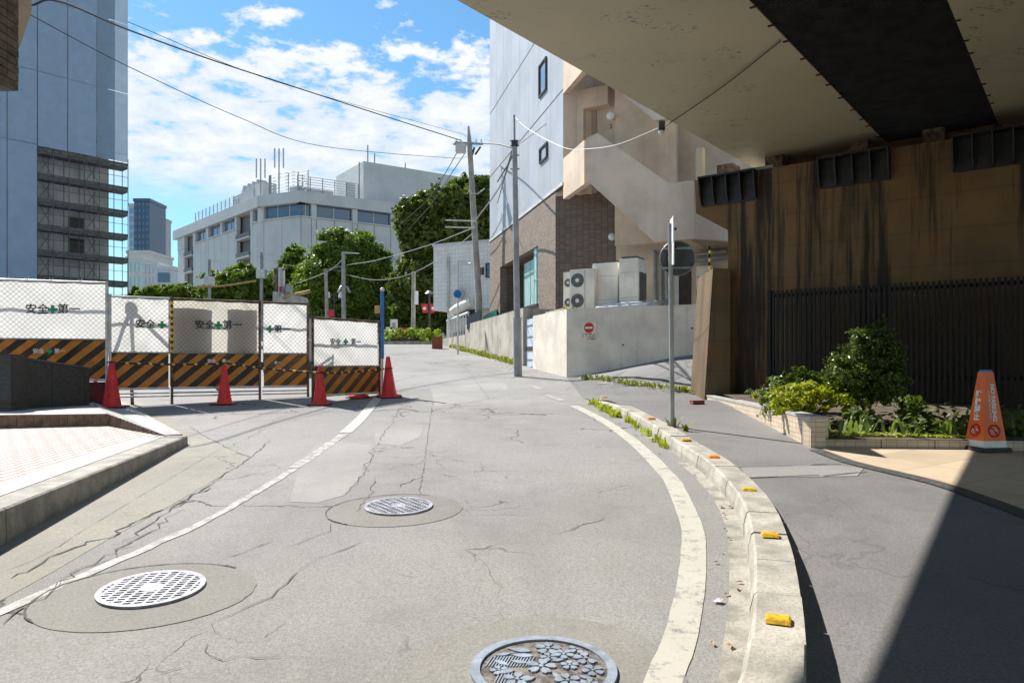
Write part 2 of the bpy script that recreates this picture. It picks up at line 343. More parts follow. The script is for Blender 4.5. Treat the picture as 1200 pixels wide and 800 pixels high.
# ------------------------------------------------------------------ mesh building
def link(o, parent=None, world=True):
    col.objects.link(o)
    if parent is not None:
        o.parent = parent
        if world:
            o.matrix_parent_inverse = Matrix.Translation(-parent.location) if parent.parent is None else Matrix.Identity(4)
    return o
def tag(o, label=None, cat=None, group=None, kind=None):
    if label: o['label'] = label
    if cat: o['category'] = cat
    if group: o['group'] = group
    if kind: o['kind'] = kind
    return o
def thing(name, label, cat, loc=(0, 0, 0), group=None, kind=None):
    o = bpy.data.objects.new(name, None); col.objects.link(o); o.location = loc; o.empty_display_size = .2
    return tag(o, label, cat, group, kind)
def copy_tree(o, parent=None):
    c = o.copy(); col.objects.link(c); c.parent = parent
    for ch in list(o.children): copy_tree(ch, c)
    return c
class MB:
    def __init__(s): s.v = []; s.f = []; s.sm = []
    def add(s, vs, fs, smooth=False):
        n = len(s.v); s.v += [tuple(v) for v in vs]; s.f += [tuple(i + n for i in f) for f in fs]; s.sm += [smooth] * len(fs); return s
    def box(s, x0, x1, y0, y1, z0, z1):
        return s.hexa([(x0, y0, z0), (x1, y0, z0), (x1, y1, z0), (x0, y1, z0), (x0, y0, z1), (x1, y0, z1), (x1, y1, z1), (x0, y1, z1)])
    def hexa(s, p):
        return s.add(p, [(0, 3, 2, 1), (4, 5, 6, 7), (0, 1, 5, 4), (1, 2, 6, 5), (2, 3, 7, 6), (3, 0, 4, 7)])
    def pbox(s, pl, t0, t1, o0, o1, z0, z1):
        """box in a plane's frame: along t, outwards o (towards +n), height z"""
        return s.hexa([pl.pt(t0, z0, o1), pl.pt(t1, z0, o1), pl.pt(t1, z0, o0), pl.pt(t0, z0, o0), pl.pt(t0, z1, o1), pl.pt(t1, z1, o1), pl.pt(t1, z1, o0), pl.pt(t0, z1, o0)])
    def prism(s, pts, vec):
        n = len(pts); a = [Vector(p) for p in pts]; b = [p + Vector(vec) for p in a]
        nn = Vector((0, 0, 0))
        for i in range(n): nn += a[i].cross(a[(i + 1) % n])
        f = [tuple(range(n)), tuple(range(2 * n - 1, n - 1, -1))] + [(i, n + i, n + (i + 1) % n, (i + 1) % n) for i in range(n)]
        if nn.dot(Vector(vec)) > 0: f = [tuple(reversed(q)) for q in f]
        return s.add(a + b, f)
    def pprism(s, pl, px, o0, o1):
        """outline given in photo pixels on an upright plane, given thickness o0..o1 along the outward normal"""
        q = [pl.tz(*p) for p in px]
        return s.prism([pl.pt(t, z, o0) for t, z in q], (pl.n[0] * (o1 - o0), pl.n[1] * (o1 - o0), 0))
    def tube(s, pts, r, seg=8, cap=True):
        pts = [Vector(p) for p in pts]; rs = r if isinstance(r, (list, tuple)) else [r] * len(pts); vs = []; up = None
        for i, p in enumerate(pts):
            d = (pts[min(i + 1, len(pts) - 1)] - pts[max(i - 1, 0)]).normalized()
            if up is None:
                up = Vector((0, 0, 1)) if abs(d.z) < .9 else Vector((1, 0, 0))
            a = d.cross(up).normalized(); b = a.cross(d).normalized(); up = b
            for k in range(seg):
                an = 2 * math.pi * k / seg; vs.append(p + a * (math.cos(an) * rs[i]) + b * (math.sin(an) * rs[i]))
        fs = []
        for i in range(len(pts) - 1):
            for k in range(seg): fs.append((i * seg + k, i * seg + (k + 1) % seg, (i + 1) * seg + (k + 1) % seg, (i + 1) * seg + k))
        s.add(vs, fs, seg > 5)
        if cap: s.add(vs[:seg], [tuple(reversed(range(seg)))]); s.add(vs[-seg:], [tuple(range(seg))])
        return s
    def cyl(s, c, r, z0, z1, seg=24, r2=None):
        return s.tube([(c[0], c[1], z0), (c[0], c[1], z1)], [r, r if r2 is None else r2], seg)
    def ball(s, c, r, nu=14, nv=9):
        vs = [(c[0] + r * math.sin(math.pi * j / nv) * math.cos(2 * math.pi * i / nu), c[1] + r * math.sin(math.pi * j / nv) * math.sin(2 * math.pi * i / nu), c[2] + r * math.cos(math.pi * j / nv)) for j in range(nv + 1) for i in range(nu)]
        return s.add(vs, [(j * nu + i, (j + 1) * nu + i, (j + 1) * nu + (i + 1) % nu, j * nu + (i + 1) % nu) for j in range(nv) for i in range(nu)], True)
    def mesh(s, name, bevel=0):
        me = bpy.data.meshes.new(name); me.from_pydata(s.v, [], s.f); me.update()
        if bevel:
            bm = bmesh.new(); bm.from_mesh(me); bmesh.ops.remove_doubles(bm, verts=bm.verts, dist=1e-5)
            bmesh.ops.bevel(bm, geom=[e for e in bm.edges if len(e.link_faces) == 2 and e.calc_face_angle(0) > .5], offset=bevel, segments=2, affect='EDGES', clamp_overlap=True)
            bm.to_mesh(me); bm.free()
        else: me.polygons.foreach_set('use_smooth', s.sm)
        uv = me.uv_layers.new(name='UVMap').data; vv = me.vertices
        for p in me.polygons:
            n = p.normal
            if abs(n.z) > .75: fn = lambda c: (c.x, c.y)
            else:
                h = math.hypot(n.x, n.y) or 1; tx, ty = -n.y / h, n.x / h
                fn = lambda c, tx=tx, ty=ty: (c.x * tx + c.y * ty, c.z)
            for li in p.loop_indices: uv[li].uv = fn(vv[me.loops[li].vertex_index].co)
        return me
    def build(s, name, mat, parent=None, bevel=0, world=True):
        me = s.mesh(name, bevel); me.materials.append(MATS[mat])
        return link(bpy.data.objects.new(name, me), parent, world)
def patch(name, poly, mat, fn, off=0.0, cell=1.0, parent=None):
    """ground sheet: plan outline cut on a grid and laid on the height function"""
    bm = bmesh.new(); f = bm.faces.new([bm.verts.new((p[0], p[1], 0)) for p in poly]); bm.normal_update()
    if f.normal.z < 0: f.normal_flip()
    bmesh.ops.triangulate(bm, faces=bm.faces[:])
    for ax in (0, 1):
        lo = min(p[ax] for p in poly); hi = max(p[ax] for p in poly); k = math.ceil(lo / cell) * cell
        while k < hi:
            co = [0, 0, 0]; co[ax] = k; no = [0, 0, 0]; no[ax] = 1
            bmesh.ops.bisect_plane(bm, geom=bm.verts[:] + bm.edges[:] + bm.faces[:], plane_co=co, plane_no=no); k += cell
    for v in bm.verts: v.co.z = fn(v.co.x, v.co.y) + off
    me = bpy.data.meshes.new(name); bm.to_mesh(me); bm.free(); me.materials.append(MATS[mat])
    uv = me.uv_layers.new(name='UVMap').data
    for lp in me.loops: c = me.vertices[lp.vertex_index].co; uv[lp.index].uv = (c.x, c.y)
    return link(bpy.data.objects.new(name, me), parent)
def spline(pts, step=.25):
    """Catmull-Rom through plan points, resampled"""
    P = [Vector((p[0], p[1], 0)) for p in pts]; P = [P[0] * 2 - P[1]] + P + [P[-1] * 2 - P[-2]]; out = []
    for i in range(1, len(P) - 2):
        n = max(2, int((P[i + 1] - P[i]).length / step))
        for k in range(n):
            t = k / n; a, b, c, d = P[i - 1:i + 3]
            out.append(.5 * ((2 * b) + (c - a) * t + (2 * a - 5 * b + 4 * c - d) * t * t + (3 * b - a - 3 * c + d) * t ** 3))
    return out + [P[-2]]
def side(line, i):
    d = (line[min(i + 1, len(line) - 1)] - line[max(i - 1, 0)]).normalized(); return Vector((d.y, -d.x, 0))
def strip(name, line, a, b, mat, fn, off, parent=None, jag=0.0):
    """ribbon on the ground from offset a to b right of the line"""
    m = MB(); vs = []
    for i, p in enumerate(line):
        s = side(line, i)
        for o in (a, b):
            q = p + s * (o + rnd.uniform(-jag, jag)); vs.append((q.x, q.y, fn(q.x, q.y) + off))
    m.add(vs, [(2 * i, 2 * i + 1, 2 * i + 3, 2 * i + 2) for i in range(len(line) - 1)])
    return m.build(name, mat, parent)
def text_mesh(s, size, bold=0.0, align='CENTER', spacing=1.0):
    c = bpy.data.curves.new('lettering', 'FONT'); c.body = s; c.size = size; c.align_x = align; c.align_y = 'CENTER'; c.offset = bold; c.space_character = spacing
    c.resolution_u = 3
    o = bpy.data.objects.new('lettering', c); col.objects.link(o)
    dg = bpy.context.evaluated_depsgraph_get(); me = bpy.data.meshes.new_from_object(o.evaluated_get(dg)); bpy.data.objects.remove(o); bpy.data.curves.remove(c)
    return me
def lettering(s, size, origin, right, up, mat, parent, bold=0.0, name='lettering', xs=1.0, world=True, align='CENTER', spacing=1.0):
    me = text_mesh(s, size, bold, align, spacing); r = Vector(right).normalized(); u = Vector(up).normalized(); o = Vector(origin)
    for v in me.vertices: v.co = o + r * (v.co.x * xs) + u * v.co.y
    me.materials.clear(); me.materials.append(MATS[mat]); return link(bpy.data.objects.new(name, me), parent, world)
def leaves(name, mat, centers, normals, size, parent, aspect=1.7, seed=1, droop=.2, kind=None, bend=True):
    """many leaf-sized faces (each a folded pair of quads) at given points"""
    r = np.random.default_rng(seed); n = len(centers); C = np.asarray(centers, float); Nn = np.asarray(normals, float)
    Nn = Nn + r.normal(0, .55, (n, 3)); Nn[:, 2] += .25; Nn /= np.linalg.norm(Nn, axis=1, keepdims=True) + 1e-9
    T = r.normal(0, 1, (n, 3)); T[:, 2] -= droop; T -= Nn * (T * Nn).sum(1, keepdims=True); T /= np.linalg.norm(T, axis=1, keepdims=True) + 1e-9
    B = np.cross(Nn, T); s = size * r.uniform(.6, 1.35, (n, 1)); L_ = T * s * aspect * .5; W_ = B * s * .5
    V = np.stack([C - L_, C + W_ * .9 - L_ * .15 + Nn * s * .12, C + L_, C - W_ * .9 - L_ * .15 + Nn * s * .12], 1).reshape(-1, 3)
    idx = np.arange(n)[:, None] * 4; Fc = np.concatenate([idx + [0, 1, 2], idx + [0, 2, 3]], 1).reshape(-1)
    me = bpy.data.meshes.new(name); me.vertices.add(n * 4); me.vertices.foreach_set('co', V.reshape(-1))
    me.loops.add(n * 6); me.loops.foreach_set('vertex_index', Fc.astype(np.int32))
    me.polygons.add(n * 2); me.polygons.foreach_set('loop_start', np.arange(0, n * 6, 3, dtype=np.int32)); me.update(calc_edges=True)
    me.materials.append(MATS[mat]); o = link(bpy.data.objects.new(name, me), parent)
    if kind: o['kind'] = kind
    return o
def crown_points(lobes, n, seed, shell=.35, fill=.25):
    """points gathered in twig clumps on the shells of several ellipsoid lobes"""
    r = np.random.default_rng(seed); C = []; Nn = []
    vol = np.array([l[1][0] * l[1][1] + l[1][0] * l[1][2] for l in lobes]); vol = vol / vol.sum()
    for (c, rad), p in zip(lobes, vol):
        k = int(n * p); nc = max(6, k // 38)
        d = r.normal(0, 1, (nc, 3)); d /= np.linalg.norm(d, axis=1, keepdims=True)
        rr = 1 - shell * r.random((nc, 1)) ** 1.6; inner = r.random((nc, 1)) < fill; rr = np.where(inner, r.random((nc, 1)) * .75, rr)
        rr *= 1 + .14 * np.sin(d[:, :1] * 5 + c[0]) * np.cos(d[:, 1:2] * 6 + c[2]) + r.normal(0, .05, (nc, 1))
        cc = d * rr * np.array(rad) + np.array(c)
        w_ = r.integers(0, nc, k); cs = min(rad) * .16
        pts = cc[w_] + r.normal(0, cs, (k, 3)) * np.array([1, 1, .7]); C.append(pts); Nn.append(d[w_] * .9 + r.normal(0, .25, (k, 3)))
    # stray twigs outside the shells keep the outline ragged
    P = np.concatenate(C); Q = np.concatenate(Nn); k = max(4, len(P) // 500); i = r.integers(0, len(P), k); out = []
    cc = np.repeat(P[i] + Q[i] * np.mean([l[1][0] for l in lobes]) * r.uniform(.1, .45, (k, 1)), 26, 0); s_ = np.mean([l[1][0] for l in lobes]) * .13
    C.append(cc + r.normal(0, s_, cc.shape)); Nn.append(np.repeat(Q[i], 26, 0) + r.normal(0, .4, cc.shape))
    return np.concatenate(C), np.concatenate(Nn)

# ================================================================== SETTING: ground, road, pavements
xs = sorted(set([-3000, -1200, -500, -200, -100, -60] + list(range(-40, 41, 4)) + [60, 100, 200, 500, 1200, 3000]))
ys = sorted(set([-600, -200, -60] + list(range(-30, 101, 4)) + [130, 180, 300, 600, 1200, 3500]))
m = MB(); m.add([(x, y, gz(x, y) - .42) for y in ys for x in xs], [(j * len(xs) + i, j * len(xs) + i + 1, (j + 1) * len(xs) + i + 1, (j + 1) * len(xs) + i) for j in range(len(ys) - 1) for i in range(len(xs) - 1)])
tag(m.build('ground', 'earth'), 'bare grey ground sheet under the streets out to the horizon', 'ground', kind='structure')
def khf(y): return .15 + .11 * min(1, max(0, (6.2 - y) / 3.0))
def KT(px, py): p = G(px, py, lambda x, y: gz(x, y) + khf(y)); return (p.x, p.y)
kpts = [KT(*p) for p in [(866, 800), (877, 760), (883, 702), (884, 655), (880, 621), (871, 588), (854, 564), (836, 546), (818, 532), (802, 522), (761, 495), (730, 478), (701, 466)]]
near = [(-3.0, -12), (-2.0, -5), (-1.2, -2), (-.45, 0), (-.05, .9), (.42, 1.95)]
kline = spline(near + kpts, .1)                       # road-side top edge of the right kerb
kend = kline[-1]
mid = [p + side(kline, i) * .1 for i, p in enumerate(kline)]
roadR = [(p.x, p.y) for p in mid] + [(kend.x - .15, 14.5), (1.43, 19.2), (.9, 22), (-9, 62), (0, 75)]
road = patch('road', [(-45, -12)] + roadR + [(-45, 75)], 'asphalt', gz, 0, 2.0)
tag(road, 'cracked grey asphalt road bending uphill past the fence', 'road', kind='structure')
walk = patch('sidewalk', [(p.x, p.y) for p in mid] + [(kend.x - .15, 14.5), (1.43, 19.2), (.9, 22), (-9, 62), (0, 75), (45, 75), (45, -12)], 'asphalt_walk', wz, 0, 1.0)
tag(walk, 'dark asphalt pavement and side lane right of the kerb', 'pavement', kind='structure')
# right kerb: one stone after the other
kerb = thing('kerb', 'pale concrete kerb curving along the right of the road', 'kerb', (kline[60].x, kline[60].y, gz(kline[60].x, kline[60].y)), kind='structure')
cum = [0.0]
for i in range(1, len(kline)): cum.append(cum[-1] + (kline[i] - kline[i - 1]).length)
def kat(s):
    for i in range(1, len(cum)):
        if cum[i] >= s:
            t = (s - cum[i - 1]) / (cum[i] - cum[i - 1]); return kline[i - 1].lerp(kline[i], t), side(kline, i)
    return kline[-1], side(kline, len(kline) - 1)
KH, KW, SLEN = .15, .215, .60
nst = int(cum[-1] / SLEN); lit = [i for i in range(len(kline)) if kline[i].y > 2.2][0]
s0 = cum[-1] - nst * SLEN
for k in range(nst):
    a, b = s0 + k * SLEN + .006, s0 + (k + 1) * SLEN - .006; m = MB(); ring = []
    dz = rnd.uniform(-.004, .006); do = rnd.uniform(-.006, .006); taper = 1.0
    for q in (0, .5, 1):
        p, s = kat(a + (b - a) * q); h = khf(p.y)
        if k >= nst - 2: h = KH * (1 - .35 * ((k - nst + 2) + q) / 2)
        A = p + s * (do - .02); B = p + s * (do); D = p + s * (do + KW)
        z = gz(p.x, p.y)
        ring.append([(A.x, A.y, z - .3), (A.x, A.y, z + h - .09), (B.x - s.x * .002, B.y, z + h - .014 + dz), (B.x + s.x * .014, B.y + s.y * .014, z + h + dz), (D.x, D.y, z + h + dz - .002), (D.x, D.y, z - .42)])
    vs = sum(ring, []); fs = []
    for j in range(2):
        for i in range(6): fs.append((j * 6 + i, j * 6 + (i + 1) % 6, (j + 1) * 6 + (i + 1) % 6, (j + 1) * 6 + i))
    fs += [tuple(reversed(range(6))), tuple(range(12, 18))]
    m.add(vs, [tuple(reversed(f)) for f in fs]); m.build('kerb_stone', 'kerb_concrete', kerb)
# reflectors on the kerb
rg = 'reflectors along the right kerb'
def reflector(matn, lab):
    t = thing('kerb_reflector', lab, 'reflector', (0, 0, 0), rg + ' ' + matn.split('_')[1])
    m = MB(); b = [(-.055, -.052, 0), (.055, -.052, 0), (.055, .052, 0), (-.055, .052, 0), (-.048, -.03, .02), (.048, -.03, .02), (.048, .03, .02), (-.048, .03, .02)]
    m.hexa(b); m.build('body', matn, t, .004, False)
    m = MB(); m.hexa([(-.04, -.0505, .004), (.04, -.0505, .004), (.04, -.04, .004), (-.04, -.04, .004), (-.036, -.0345, .018), (.036, -.0345, .018), (.036, -.03, .0185), (-.036, -.03, .0185)]); m.build('lens', matn, t, 0, False)
    return t
ry = reflector('reflector_yellow', 'yellow wedge reflector stuck on top of the right kerb'); ro = reflector('reflector_orange', 'small orange reflector stuck on top of the right kerb'); uy = uo = False
for px, py, kind, lab in [(908, 733, 0, 'yellow wedge reflector on the kerb beside the flower relief manhole cover'), (904, 630, 0, 'second yellow kerb reflector along from the flower relief manhole cover'), (880, 576, 0, 'third yellow kerb reflector along, opposite the planter wall end'), (838, 537, 1, 'orange kerb reflector just downhill of the sign pole'), (804, 516, 0, 'yellow kerb reflector at the foot of the sign pole'), (764, 490.5, 1, 'orange kerb reflector just uphill of the sign pole'), (709, 465.5, 0, 'small yellow reflector on the last kerb stone at the weeds')]:
    p = G(px, py, lambda x, y: gz(x, y) + khf(y)); c = min(range(len(kline)), key=lambda i: (kline[i] - Vector((p.x, p.y, 0))).length); s = side(kline, c)
    q = kline[c] + s * .11
    if kind: o = ro if not uo else copy_tree(ro); uo = True
    else: o = ry if not uy else copy_tree(ry); uy = True
    o['label'] = lab; o['group'] = rg
    o.location = (q.x, q.y, gz(q.x, q.y) + khf(q.y) + .003); o.rotation_euler = (R(3.2), 0, math.atan2(s.y, s.x) + rnd.uniform(-.05, .05))
# gutter, edge line
gl = [p for p in kline if p.y < 8.2 and p.y > -4]
strip('gutter', gl, -.14, -.015, 'gutter_concrete', gz, .0025, road, .003)
rl = spline([(-2.6, -3), (-1.3, -.4), (-.3, 1.2), (.25, 2.1)] + [(lambda p: (p.x, p.y))(G(*p)) for p in [(776, 800), (794, 754), (806, 706), (812, 654), (810, 616), (792, 572), (781, 556), (745, 520), (707, 493), (673, 475.5)]], .12)
strip('edge_line', rl, -.08, .085, 'line_paint', gz, .0045, road, .003)
for a, b, wd, mt in [((640, 463), (659, 469.5), .14, 'line_worn'), ((622, 451), (634, 456), .13, 'line_worn')]:
    a, b = G(*a), G(*b); strip('edge_line', [Vector((a.x, a.y, 0)).lerp(Vector((b.x, b.y, 0)), k / 3) for k in range(4)], -wd / 2, wd / 2, mt, gz, .0045, road)
def gl2(pts, step=.12): return spline([(lambda p: (p.x, p.y))(G(*q)) for q in pts], step)
strip('edge_line', gl2([(-60, 743), (0, 718), (60, 690), (140, 656), (240, 611), (300, 577), (345, 549)]), -.04, .04, 'line_worn', gz, .0045, road, .012)
strip('edge_line', gl2([(405, 507), (424, 489), (443, 466)]), -.085, .085, 'line_paint', gz, .0055, road, .004)
strip('edge_line', gl2([(345, 548), (372, 530), (404, 508)]), -.06, .06, 'line_worn', gz, .0045, road, .012)
# aprons and repairs
def PP(l, fn=gz): return [(lambda p: (p.x, p.y))(G(*q, fn)) for q in l]
patch('concrete_apron', [(-3.4, -6)] + [(-2.6, 2.2)] + PP([(0, 704), (60, 671), (133, 628), (200, 592), (245, 566), (292, 538), (243, 512), (190, 484), (160, 468)]) + PP([(110, 470)]) + [(-5.2, 10), (-5.0, -6)], 'concrete_apron', gz, .0022, 1.0, road)
patch('asphalt_repair', PP([(368, 521), (400, 517), (433, 521), (438, 536), (423, 558), (404, 580), (372, 589), (340, 588), (348, 556)]), 'asphalt_patch', gz, .0022, 1.0, road)
patch('asphalt_repair', PP([(505, 455), (590, 447), (600, 462), (560, 470), (510, 476)]), 'asphalt_patch', gz, .0022, 1.0, road)
patch('asphalt_repair', PP([(438, 500), (498, 498), (492, 512), (470, 522), (440, 520)]), 'asphalt_patch', gz, .0022, 1.0, road)
def crack(pts, wd=.012, jit=.025):
    base = gl2(pts, .09); line = [p + Vector((rnd.gauss(0, jit), rnd.gauss(0, jit), 0)) for p in base]; m = MB(); vs = []
    for i, p in enumerate(line):
        s = side(line, i); ww = wd * .45 * rnd.uniform(.2, 1.4) * (.3 if i in (0, len(line) - 1) else 1)
        for o in (-ww / 2, ww / 2): q = p + s * o; vs.append((q.x, q.y, gz(q.x, q.y) + .0062))
    m.add(vs, [(2 * i, 2 * i + 1, 2 * i + 3, 2 * i + 2) for i in range(len(line) - 1)]); m.build('crack', 'crack', road)
for pts, wd, j in [
    ([(0, 672), (52, 650), (130, 602), (258, 526)], .008, .003), ([(0, 682), (84, 644), (133, 626), (175, 605), (217, 586), (245, 570)], .035, .03),
    ([(0, 731), (35, 707), (94, 672), (140, 646), (182, 616), (210, 598)], .03, .035), ([(60, 690), (105, 660), (150, 640)], .018, .03), ([(130, 640), (170, 618), (222, 585)], .022, .03),
    ([(420, 635), (378, 653), (350, 668), (325, 691), (297, 709), (252, 730), (257, 742)], .014, .02), ([(241, 756), (245, 770), (287, 773), (329, 770), (381, 772)], .011, .018),
    ([(217, 775), (192, 791), (170, 800)], .009, .02), ([(325, 633), (290, 644), (262, 655)], .014, .02), ([(470, 477), (437, 530), (425, 557), (402, 580)], .016, .02),
    ([(318, 515), (293, 537), (263, 557), (200, 596)], .022, .012), ([(293, 537), (243, 513), (223, 500)], .018, .008), ([(262, 527), (300, 508), (330, 487)], .012, .02), ([(507, 470), (500, 520), (497, 545), (491, 583)], .012, .008),
    ([(420, 600), (432, 580), (440, 560)], .012, .02), ([(520, 560), (575, 552), (640, 556)], .007, .02), ([(560, 640), (590, 700), (580, 740)], .004, .02),
    ([(398, 612), (380, 628), (330, 640)], .012, .03), ([(480, 436), (520, 432), (580, 436)], .03, .02), ([(470, 452), (530, 446), (600, 450)], .02, .02), ([(505, 492), (560, 487), (640, 492)], .012, .02), ([(545, 430), (560, 450), (575, 470)], .015, .015)]:
    crack(pts, wd, j)
# manhole covers
def lay(m, c): m.v = [(x + c.x, y + c.y, gz(x + c.x, y + c.y) + h) for x, y, h in m.v]; return m
def disc(r, h, seg=48, r0=0.0, h0=-.02):
    m = MB()
    if r0 == 0: m.add([(r * math.cos(2 * math.pi * k / seg), r * math.sin(2 * math.pi * k / seg), h) for k in range(seg)], [tuple(range(seg))])
    else:
        m.add([(q * math.cos(2 * math.pi * k / seg), q * math.sin(2 * math.pi * k / seg), h) for q in (r0, r) for k in range(seg)], [(k, seg + k, seg + (k + 1) % seg, (k + 1) % seg) for k in range(seg)])
        m.add([(r0 * math.cos(2 * math.pi * k / seg), r0 * math.sin(2 * math.pi * k / seg), hh) for hh in (h0, h) for k in range(seg)], [(k, (k + 1) % seg, seg + (k + 1) % seg, seg + k)[::-1] for k in range(seg)])
    m.add([(r * math.cos(2 * math.pi * k / seg), r * math.sin(2 * math.pi * k / seg), hh) for hh in (h0, h) for k in range(seg)], [(k, (k + 1) % seg, seg + (k + 1) % seg, seg + k) for k in range(seg)])
    return m
def collar(c, r, ecc, rot, mat='ring_concrete', h=.0034, crk=True):
    seg = 64; pts = [(math.cos(2 * math.pi * k / seg) * r * (1 + rnd.uniform(-.01, .01)), math.sin(2 * math.pi * k / seg) * r * ecc) for k in range(seg)]
    pts = [(x * math.cos(rot) - y * math.sin(rot) + c.x, x * math.sin(rot) + y * math.cos(rot) + c.y) for x, y in pts]
    patch('manhole_collar', pts, mat, gz, h, 1.0, road)
    line = [Vector((x, y, 0)) for x, y in pts] ; arc = line[8:40] if crk else []
    if arc:
        m = MB(); vs = []
        for i, p in enumerate(arc):
            s = side(arc, i); ww = rnd.uniform(.004, .018)
            for o in (-ww / 2, ww / 2): q = p + s * o; vs.append((q.x, q.y, gz(q.x, q.y) + .0066))
        m.add(vs, [(2 * i, 2 * i + 1, 2 * i + 3, 2 * i + 2) for i in range(len(arc) - 1)]); m.build('crack', 'crack', road)
def grid_cover(px, py, r, rot, lab):
    c = G(px, py); t = thing('manhole_cover', lab, 'manhole cover', (c.x, c.y, gz(c.x, c.y)))
    lay(disc(r * .93, .009), c).build('recessed_plate', 'cover_hole', t)
    lay(disc(r, .018, 56, r * .9), c).build('rim', 'white_cover', t)
    lay(disc(r * .22, .0176, 32), c).build('boss', 'white_cover', t)
    ca, sa = math.cos(rot), math.sin(rot)
    def bars(ang, pitch, wd, h):
        m = MB(); k = -12
        while k <= 12:
            o = k * pitch; k += 1
            if abs(o) > r * .9: continue
            l = math.sqrt((r * .91) ** 2 - o * o); cc, ss = math.cos(ang), math.sin(ang); n = 5; vs = []
            for i in range(n + 1):
                u = -l + 2 * l * i / n
                for q in (-wd / 2, wd / 2): vs.append((u * cc - (o + q) * ss, u * ss + (o + q) * cc, h))
            m.add(vs, [(2 * i, 2 * i + 2, 2 * i + 3, 2 * i + 1) for i in range(n)])
            m.add([(x, y, z - .008) for x, y, z in vs] + vs, [(2 * i, 2 * i + 2, 2 * n + 4 + 2 * i, 2 * n + 2 + 2 * i) for i in range(n)] + [(2 * i + 1, 2 * n + 3 + 2 * i, 2 * n + 5 + 2 * i, 2 * i + 3) for i in range(n)])
        return m
    lay(bars(rot, r / 8.0, r / 8 * .38, .0168), c).build('rib', 'white_cover', t); lay(bars(rot + R(80), r / 5.0, r / 5 * .30, .016), c).build('rib', 'white_cover', t)
grid_cover(178, 691, .292, R(12), 'pale gridded manhole cover near the left edge line')
grid_cover(467, 594, .285, R(50), 'pale gridded manhole cover in mid road beside an asphalt repair')
collar(G(172, 696), .60, .86, R(10)); collar(G(463, 597), .56, .9, R(20))
c3 = G(637, 786); collar(G(640, 789), .62, 1.0, 0, crk=False)
t = thing('manhole_cover', 'blue grey manhole cover with cast flower relief by the right edge line', 'manhole cover', (c3.x, c3.y, gz(c3.x, c3.y)))
CR = .33
lay(disc(CR * .92, .009), c3).build('recessed_plate', 'cover_ground', t); lay(disc(CR, .019, 64, CR * .87), c3).build('rim', 'cover_blue', t)
def flat(pts, h, h0=.006):
    m = MB(); n = len(pts); m.add([(x, y, h0) for x, y in pts] + [(x, y, h) for x, y in pts], [tuple(range(n, 2 * n))] + [(i, (i + 1) % n, n + (i + 1) % n, n + i) for i in range(n)]); return m
def rotp(pts, a, c): return [(x * math.cos(a) - y * math.sin(a) + c[0], x * math.sin(a) + y * math.cos(a) + c[1]) for x, y in pts]
def inside(p, q=.86): return math.hypot(*p) < CR * q
petal = [(.010, 0), (.024, .013), (.040, .016), (.050, .009), (.046, 0), (.050, -.009), (.040, -.016), (.024, -.013)]
fl = []
for fx, fy, fs, fa in [(a_, b_, c_ * 1.22, d_) for a_, b_, c_, d_ in [(.03, .20, 1.05, .2), (.10, .14, .8, .9), (.20, .10, 1.0, .4), (.17, .19, .75, .0), (.22, -.02, .85, .7), (.12, .03, .7, .3), (-.01, .02, 1.15, .1), (.10, -.11, .95, .5), (-.12, -.10, 1.0, .2), (0, -.2, .9, .8), (.19, -.14, .7, .1), (-.2, -.02, .7, .6), (.03, .11, .7, .6), (-.08, -.23, .6, .3)]]:
    m = MB(); h = .0165 + rnd.uniform(0, .001)
    for k in range(5):
        pp = rotp([(x * fs, y * fs) for x, y in petal], fa + k * 2 * math.pi / 5, (fx, fy))
        if all(inside(p) for p in pp): q = flat(pp, h); m.add(q.v, q.f)
    q = flat(rotp([(.008 * fs * math.cos(k), .008 * fs * math.sin(k)) for k in np.linspace(0, 2 * math.pi, 10)[:-1]], 0, (fx, fy)), .018); m.add(q.v, q.f)
    lay(m, c3).build('flower_relief', 'cover_blue', t); fl.append((fx, fy, .055 * fs))
leafo = [(0, 0), (.02, .013), (.045, .020), (.075, .014), (.105, 0), (.075, -.014), (.045, -.020), (.02, -.013)]
for lx, ly, la, ls in [(-.06, .22, 2.7, 1), (-.05, .17, 2.9, 1.1), (-.04, .12, 3.05, 1.0), (-.16, .03, 2.5, .8), (-.07, .05, 2.85, .8), (-.13, -.02, 3.4, .9), (-.2, -.1, 3.9, .6), (-.04, -.08, 3.7, .7), (.04, -.04, 5.2, .7), (.06, -.17, 5.6, .8), (-.06, -.16, 4.3, .8), (.15, -.07, 5.9, .7), (-.15, .15, 3.5, .7), (.04, .07, .3, .6)]:
    pp = rotp([(x * ls, y * ls) for x, y in leafo], la, (lx, ly))
    if all(inside(p) for p in pp) and not any(math.hypot(pp[2][0] - a, pp[2][1] - b) < r_ * .7 for a, b, r_ in fl):
        m = flat(pp, .0155 + rnd.uniform(0, .001)); lay(m, c3).build('leaf_relief', 'cover_blue', t)
m = MB()
for x0, y0, x1, y1 in [(.08, .10, .17, .27), (-.28, .02, -.06, .12), (-.3, -.16, -.16, -.04), (.02, -.3, .2, -.18)]:
    k = x0
    while k < x1:
        pp = [(k, y0), (k + .006, y0), (k + .006 + .03, y1), (k + .03, y1)]
        if all(inside(p, .85) for p in pp): q = flat(pp, .0135); m.add(q.v, q.f)
        k += .014
lay(m, c3).build('hatching', 'cover_blue', t)
